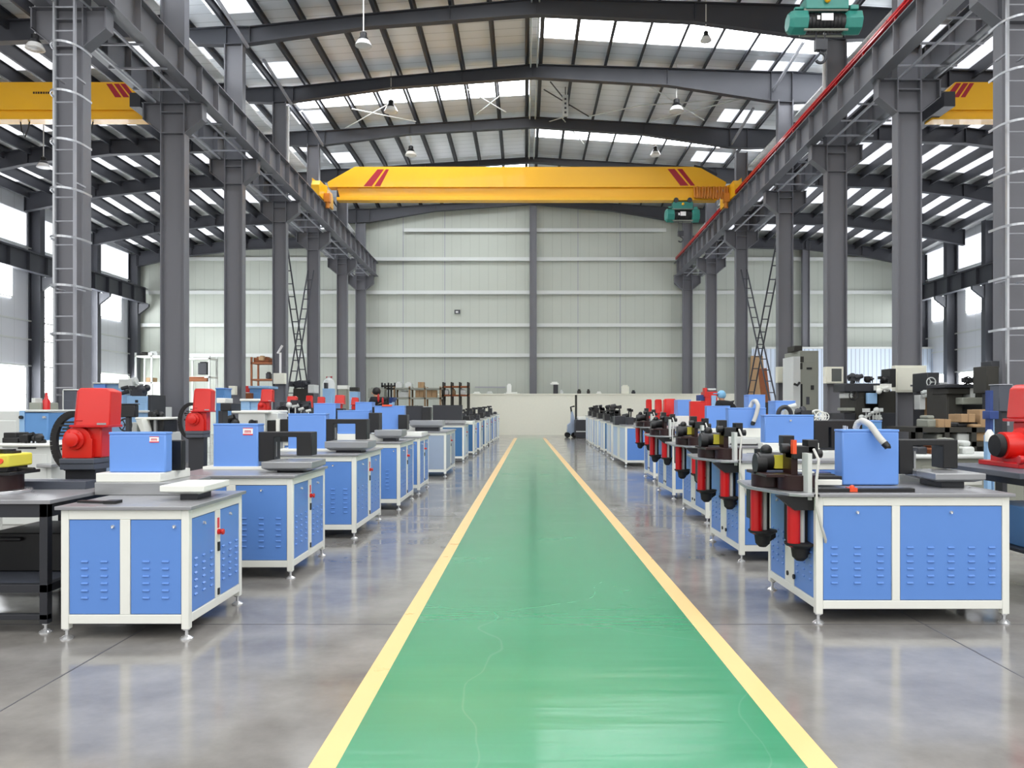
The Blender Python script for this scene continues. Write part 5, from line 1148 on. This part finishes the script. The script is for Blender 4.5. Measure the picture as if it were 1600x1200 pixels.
# person bending over at the left, person at a machine on the right
def worker(label, px, py, Y, jacket, accent, cap, hairc, face=1, lean=.9, sc=1.0):
    """standing figure bent forward; (px, py) is the crown of the head seen at distance Y; face = +1 looks right"""
    hd = P(px, py, Y); f = face
    hz = hd.z - .12; hip = Vector((hd.x - f*.42*lean, Y, max(.85, hz - .45)))
    sh = Vector((hd.x - f*.1, Y, hz - .19)); L = lambda k: Vector((k*.85, k*.5, 0))
    t = thing('person', label, 'person', (hip.x, Y, 0))
    def skin(name, verts, edges, rad, m, sub=2, root=0):
        me = bpy.data.meshes.new(name); me.from_pydata([Vector(v) - ORG[t.name] for v in verts], edges, []); me.update()
        me.materials.append(M[m]); o = bpy.data.objects.new(name, me); COL.objects.link(o); o.parent = t
        sk = o.modifiers.new('skin', 'SKIN'); sk.use_smooth_shade = True
        for i, r in enumerate(rad): me.skin_vertices[0].data[i].radius = (r if isinstance(r, tuple) else (r, r))
        me.skin_vertices[0].data[root].use_root = True
        sb = o.modifiers.new('sub', 'SUBSURF'); sb.levels = 1; sb.render_levels = sub
        return o
    chest = hip.lerp(sh, .6); neck = sh + Vector((f*.05, 0, .06)); head = Vector((hd.x, Y, hz)); k = .62
    el = [sh + L(s*.26) + Vector((f*.04, 0, -.3)) for s in (-1, 1)]; ha = [sh + L(s*.2) + Vector((f*.24, -.12, -.44)) for s in (-1, 1)]
    kn = [Vector((hip.x + f*.04, Y + s*.11, .48)) for s in (-1, 1)]; an = [Vector((hip.x - f*.02, Y + s*.12, .08)) for s in (-1, 1)]; to = [Vector((hip.x + f*.16, Y + s*.13, .04)) for s in (-1, 1)]
    so = [sh + L(s*.19) for s in (-1, 1)]; ho = [hip + Vector((0, s*.1, -.06)) for s in (-1, 1)]
    V = [hip, chest, sh, neck, head, so[0], el[0], ha[0], so[1], el[1], ha[1], ho[0], kn[0], an[0], to[0], ho[1], kn[1], an[1], to[1], head + Vector((f*.03, 0, .07))]
    E = [(0,1),(1,2),(2,3),(3,4),(2,5),(5,6),(6,7),(2,8),(8,9),(9,10),(0,11),(11,12),(12,13),(13,14),(0,15),(15,16),(16,17),(17,18),(4,19)]
    skin('body', V, E, [.12,.14,.12,.06,.095,.07,.05,.036,.07,.05,.036,.09,.06,.045,.035,.09,.06,.045,.035,.075], 'skin')
    skin('jacket', [hip, chest, sh, so[0], el[0], el[0].lerp(ha[0], .75), so[1], el[1], el[1].lerp(ha[1], .75)], [(0,1),(1,2),(2,3),(3,4),(4,5),(2,6),(6,7),(7,8)], [.17,.19,.165,.11,.085,.06,.11,.085,.06], jacket)
    skin('trousers', [hip, ho[0], kn[0], an[0], ho[1], kn[1], an[1]], [(0,1),(1,2),(2,3),(0,4),(4,5),(5,6)], [.15,.115,.085,.07,.115,.085,.07], 'cloth_black')
    if accent: 
        b = MB(); c = chest.lerp(sh, .4); b.ball(c + Vector((f*.02, -.16, .1)), .035, .05, .12, 12); b.ball(c + Vector((-f*.1, -.17, .02)), .03, .045, .1, 12); b.build('jacket_panel', accent, t)
    b = MB(); b.ball(head + Vector((-f*.025, 0, .035)), .118, .112, .125, 14)
    if cap: b.box(head.x + f*.02, Y - .07, head.z + .06, head.x + f*.19, Y + .07, head.z + .085)
    b.build('cap' if cap else 'hair', cap or hairc, t)
    b = MB(); b.ball(head + Vector((f*.1, 0, -.01)), .022, .018, .03, 8); b.build('nose', 'skin', t)
    b = MB()
    for s in (-1, 1): b.ball(head + Vector((f*.085, s*.035, .025)), .012, n=8)
    b.build('eyes', 'hair', t)
    for s in (0, 1):        # five separate fingers on each hand
        b = MB(); h0 = ha[s]
        for q in range(4): b.tube([h0 + Vector((f*.01, (q-1.5)*.02, 0)), h0 + Vector((f*.06, (q-1.5)*.021, -.02)), h0 + Vector((f*(.085 - .006*abs(q-1)), (q-1.5)*.02, -.055))], [.01, .009, .007], 6)
        sg = 1 if s else -1
        b.tube([h0 + Vector((0, -sg*.025, 0)), h0 + Vector((f*.03, -sg*.055, -.02)), h0 + Vector((f*.055, -sg*.05, -.045))], [.011, .01, .008], 6); b.build('hand', 'skin', t)
    return t
worker('person in black jacket with red panel bending over behind the fourth blue housing', 587, 607, 21.5, 'cloth_black', 'cloth_red', None, 'hair', face=-1, lean=.5)
worker('person in dark jacket and light blue cap bending behind the right row housings', 1126, 612, 20.5, 'cloth_black', None, 'cloth_blue', 'hair', face=-1, lean=.9)

# -- right bay
def hv(t, px, py0, py1, Y): pass
t = bg_machine('press_brake', 'bright red press frame behind the right row, beside the worker in the cap', 'press', [('body', 'red', (1102, 612, 1121, None), 0, .6), ('arm', 'red', (1101, 606, 1105, 620), -.05, .3), ('cap', 'light_grey', (1106, 607, 1119, 610), 0, .5), ('motor', 'navy', (1092, 617, 1103, 626), .1, .4), ('cabinet', 'sky_blue', (1112, 618, 1119, None), -.1, .2)], 24)
for a, c, e, Y, lab in ((1170, 616.5, 1196, 17.3, 'tall blue machine housing behind the hose of the third right machine'), (1212, 626, 1243, 12.5, 'blue machine housing behind the second right machine, near the third column')):
    x0, x1 = X_(a, Y), X_(e, Y); t = thing('busbar_machine', lab, 'machine', ((x0+x1)/2, Y, 0))
    cabinet(t, x0 + .03, x1 + .3, Y - .25, Y + .8, 1.1, -1, [(0, .385, 3), (.43, 1, 5)], [(0, .46), (.56, 1)], lv=False, estop=False)
    housing(t, a, c, e, 640 + (CH - 1.1)*F/Y, Y, .4)
    b = MB(); b.px(e, c + 12, e + 16, c + 30, Y + .05, .25); b.build('punch_frame', 'black', t, .008)
knobs(t, 1222, 636, 1240, 646, 12.2, 6, 'light_grey', (.04, .07)); knobs(t, 1242, 640, 1262, 648, 12.3, 6, 'charcoal', (.04, .08))
b = MB(); pts = [P(1226 + 10*math.cos(a), 648 - 12*math.sin(a), 12.1) for a in [math.pi*i/10 for i in range(11)]]; b.tube(pts, .035, 8); b.build('hose', 'charcoal', t)
t = bg_machine('machine_cabinet', 'tall grey green machine tower between the third and fourth right columns', 'machine', [('body', 'grey_machine', (1250, 548, 1279, None), 0, 1.8), ('door', 'light_grey', (1239, 557, 1251, None), -.02, 1.2), ('slot', 'olive_dark', (1250.5, 557, 1256, 566), -.03, .1), ('slot', 'olive_dark', (1250.5, 567, 1254, 577), -.03, .1), ('slot', 'black', (1251, 600, 1254, 638), -.03, .1), ('cap', 'olive_dark', (1241, 540, 1254, 549), .2, .8), ('panel', 'steel_dark', (1260, 620, 1265, 632), -.03, .1), ('handle', 'black', (1261, 574, 1269, 577), -.06, .1), ('gauge', 'black', (1267.5, 602, 1272, 609), -.05, .1)], 30)
b = MB(); b.tube([P(1241, 600, 29.8), P(1246, 602, 29.7), P(1249, 598, 29.8)], .05, 8); b.build('hook', 'black', t)
t = bg_machine('milling_machine', 'dark milling machine with an overarm right of the third right column', 'machine', [('column', 'olive_dark', (1336, 608, 1352, None), 0, 1.0), ('ram', 'charcoal', (1320, 599, 1392, 612), -.1, .8), ('head', 'light_grey', (1320, 614, 1338, 622), .1, .4), ('panel', 'sky_blue', (1355, 614, 1371, 631), -.2, .1), ('table', 'grey_machine', (1322, 637, 1336, 642), -.2, .6), ('base', 'charcoal', (1318, 645, 1400, None), 0, 1.2), ('side_panel', 'olive_dark', (1372, 612, 1400, None), .3, .5), ('back_panel', 'black', (1320, 611, 1400, None), .9, .3), ('motor', 'black', (1390, 576, 1400, 605), .2, .5)], 21)
knobs(t, 1326, 588, 1345, 598, 20.9, 8, 'charcoal', (.05, .12)); knobs(t, 1350, 590, 1385, 598, 20.9, 9, 'black', (.04, .09)); wheel(t, 1334, 618, .12, 20.6); knobs(t, 1366, 604, 1386, 612, 20.5, 6, 'frame_white', (.05, .12)); knobs(t, 1346, 640, 1376, 656, 20.6, 9, 'light_grey', (.04, .1))
t = bg_machine('machine_cabinet', 'small bright blue box machine behind the nearest right housing', 'machine', [('body', 'machine_blue', (1362, 658, 1378, None), 0, .4), ('cap', 'housing_blue', (1361, 657, 1379, 659), -.02, .45)], 14)
t = bg_machine('conveyor_frame', 'white round guard frames right of the grey green tower', 'machine', [('base', 'charcoal', (1268, 656, 1340, None), 0, 1.0)], 15.5)
for a, r in ((1276, .13), (1283, .1), (1289, .08)): wheel(t, a, 651, r, 15.4, 'frame_white')
t = bg_machine('press_machine', 'dark press with black upper head right of the large cream box', 'machine', [('head', 'charcoal', (1449, 582, 1468, 612), 0, .8), ('column', 'steel_dark', (1450, 612, 1478, None), .2, .8), ('ram', 'light_grey', (1437, 617, 1446, 640), .1, .3), ('panel', 'platen', (1468, 597, 1480, 605), -.1, .3), ('side_panel', 'cardboard', (1450, 622, 1460, 652), .1, .2)], 20.5)
wheel(t, 1455, 597, .12, 20.3, 'light_grey'); knobs(t, 1438, 612, 1462, 620, 20.3, 7, 'light_grey', (.04, .08))
t = bg_machine('machine_tool', 'large dark machine tool with a wide overhead beam at the right', 'machine', [('beam', 'charcoal', (1478, 600, 1540, 606), -.1, .9), ('column', 'olive_dark', (1479, 606, 1504, None), .1, .9), ('arm', 'olive_dark', (1481, 606, 1516, 616), 0, .7), ('head', 'light_grey', (1516, 603, 1524, 621), 0, .3), ('spindle_box', 'olive_dark', (1525, 606, 1541, 626), 0, .5), ('table', 'grey_machine', (1504, 621, 1540, 632), -.2, .8), ('bed', 'olive_dark', (1479, 640, 1546, None), .3, .8), ('back_panel', 'black', (1500, 616, 1546, None), .6, .3)], 18)
knobs(t, 1505, 592, 1540, 600, 18, 9, 'black', (.05, .1)); wheel(t, 1512, 595, .1, 17.9)
t = bg_machine('control_tower', 'tall black control tower left of the right caged ladder', 'machine', [('body', 'olive_dark', (1541, 572, 1561, 614), 0, .5), ('head', 'charcoal', (1549, 564, 1562, 574), .05, .4), ('post', 'charcoal', (1547, 614, 1556, None), .1, .3)], 17)
t = bg_machine('monitor_stand', 'slate grey control panel beside the red press at the right edge', 'monitor', [('screen', 'slate', (1561, 601, 1582, 643), 0, .2), ('frame', 'steel_light', (1560, 600, 1583, 601.5), -.01, .22), ('post', 'charcoal', (1566, 643, 1574, None), .05, .15)], 10)
t = bg_machine('hydraulic_jack', 'blue and white lifting stand left of the red press at the right edge', 'stand', [('arm', 'navy', (1546, 642, 1561, 655), 0, .15), ('post', 'navy', (1547, 610, 1552, 680), .05, .1), ('pole', 'sky_blue', (1543, 680, 1549, None), 0, .08), ('pole', 'sky_blue', (1552, 655, 1554, None), .1, .06)], 9.5)
b = MB(); b.lathe(P(1546, 690, 9.5), [(.05, 0), (.05, .1), (.02, .15)], 12); b.build('lamp_cover', 'frame_white', t)
def ctn(label, a, c, e, g, Y, m='cardboard', d=.5, name='carton', cat='box'): goods(name, label, cat, a, c, e, g, Y, d, m)
rack('dark low pallet bench stacked with cartons right of the second right column', 1436, 1562, 16, 1.4, (690, 668), 668, 'olive_dark', 'olive_dark', posts=4, name='pallet_rack')
ctn('brown carton with a dark hole on the pallet bench', 1466, 655, 1486, 668, 16.1)
ctn('grey drum shaped box left of the carton with the dark hole', 1450, 655, 1466, 668, 16.2, 'grey_machine', name='crate', cat='crate')
ctn('open brown carton on top of the pile below the machine tool', 1502, 647, 1524, 660, 16.3)
ctn('large brown carton right of the open carton', 1532, 640, 1548, 668, 16.3)
ctn('black crate under the open brown carton', 1496, 660, 1530, 668, 16.4, 'black', name='crate', cat='crate')
ctn('pale wooden crate on the lower shelf near the right edge', 1523, 669, 1541, 690, 16.05, 'cardboard', .6, 'crate', 'crate')
ctn('grey metal block on the lower shelf of the pallet bench', 1496, 677, 1520, 690, 16.05, 'light_grey', .6, 'crate', 'crate')
ctn('dark grey block on the lower shelf left of the grey metal block', 1464, 678, 1484, 690, 16.05, 'grey_machine', .6, 'crate', 'crate')
# low benches right behind the near machine
t = bg_machine('steel_bench', 'long pale steel bench behind the black frame of the nearest right machine', 'bench', [('body', 'grey_machine', (1425, 716, 1600, None), 0, .6), ('worktop', 'light_grey', (1420, 711, 1620, 717), -.1, .9)], 10.5)
for i, (a, c, e, g, m, lab) in enumerate(((1434, 698, 1450, 711, 'charcoal', 'dark casting on the long pale bench, left end'), (1456, 700, 1470, 711, 'rust', 'brown block on the long pale bench'), (1476, 694, 1500, 711, 'grey_machine', 'grey machine block on the long pale bench'), (1506, 698, 1524, 711, 'light_grey', 'pale block on the long pale bench, right end'))):
    goods('fixture', lab, 'block', a, c, e, g, 10.6, .35, m)
t = bg_machine('tilted_panel', 'big tan board leaning behind the right lattice brace', 'board', [], 45) if False else None
b = MB(); y = 46; b.prism([(X_(1166, y), 0), (X_(1202, y), 0), (X_(1192, y), Z_(556, y)), (X_(1174, y), Z_(556, y))], y, y + .15, 'y'); tag(b.build('board', 'cardboard', bevel=.01), 'tall tan board leaning behind the right lattice brace', 'board')
b = MB(); b.bar((X_(1204, 44), 44, 0), (X_(1196, 44), 44.6, Z_(575, 44)), .5, .08); tag(b.build('plank', 'rust'), 'brown plank leaning beside the fourth right column', 'plank')
# ------------------------------------------------------------------ light, camera, colour management
w = bpy.data.worlds.new('World'); S.world = w; w.use_nodes = True
nt = w.node_tree; bg = nt.nodes['Background']
sky = nt.nodes.new('ShaderNodeTexSky'); sky.sky_type = 'HOSEK_WILKIE'; sky.turbidity = 6; sky.ground_albedo = 0.4
sky.sun_direction = (0.2, -0.4, 0.9)
mx = nt.nodes.new('ShaderNodeMix'); mx.data_type = 'RGBA'; mx.inputs[0].default_value = 0.93
mx.inputs[7].default_value = (1.02, 1.0, 0.97, 1)
nt.links.new(sky.outputs[0], mx.inputs[6]); nt.links.new(mx.outputs[2], bg.inputs[0]); bg.inputs[1].default_value = 2.3
def area(name, loc, sx, sy, power, rot=(0, 0, 0), col=(1, 1, 1)):
    l = bpy.data.lights.new(name, 'AREA'); l.shape = 'RECTANGLE'; l.size = sx; l.size_y = sy; l.energy = power; l.color = col
    o = bpy.data.objects.new(name, l); COL.objects.link(o); o.location = loc; o.rotation_euler = rot; o['kind'] = 'helper'
    o.visible_camera = True
    return o
cam = bpy.data.cameras.new('Camera'); co = bpy.data.objects.new('Camera', cam); COL.objects.link(co)
co.location = (0, 0, CH); co.rotation_euler = (math.pi/2, 0, 0)
cam.sensor_width = 36; cam.lens = 36*F/1600; cam.shift_x = -(VX - 800)/1600; cam.shift_y = (VY - 600)/1600; cam.clip_end = 300
S.camera = co
S.view_settings.view_transform = 'Standard'; S.view_settings.look = 'None'; S.view_settings.exposure = 0.0; S.view_settings.gamma = 1; S.view_settings.use_curve_mapping = False
S.cycles.max_bounces = 8; S.cycles.diffuse_bounces = 4; S.cycles.glossy_bounces = 4; S.cycles.sample_clamp_indirect = 6
S.cycles.use_denoising = True
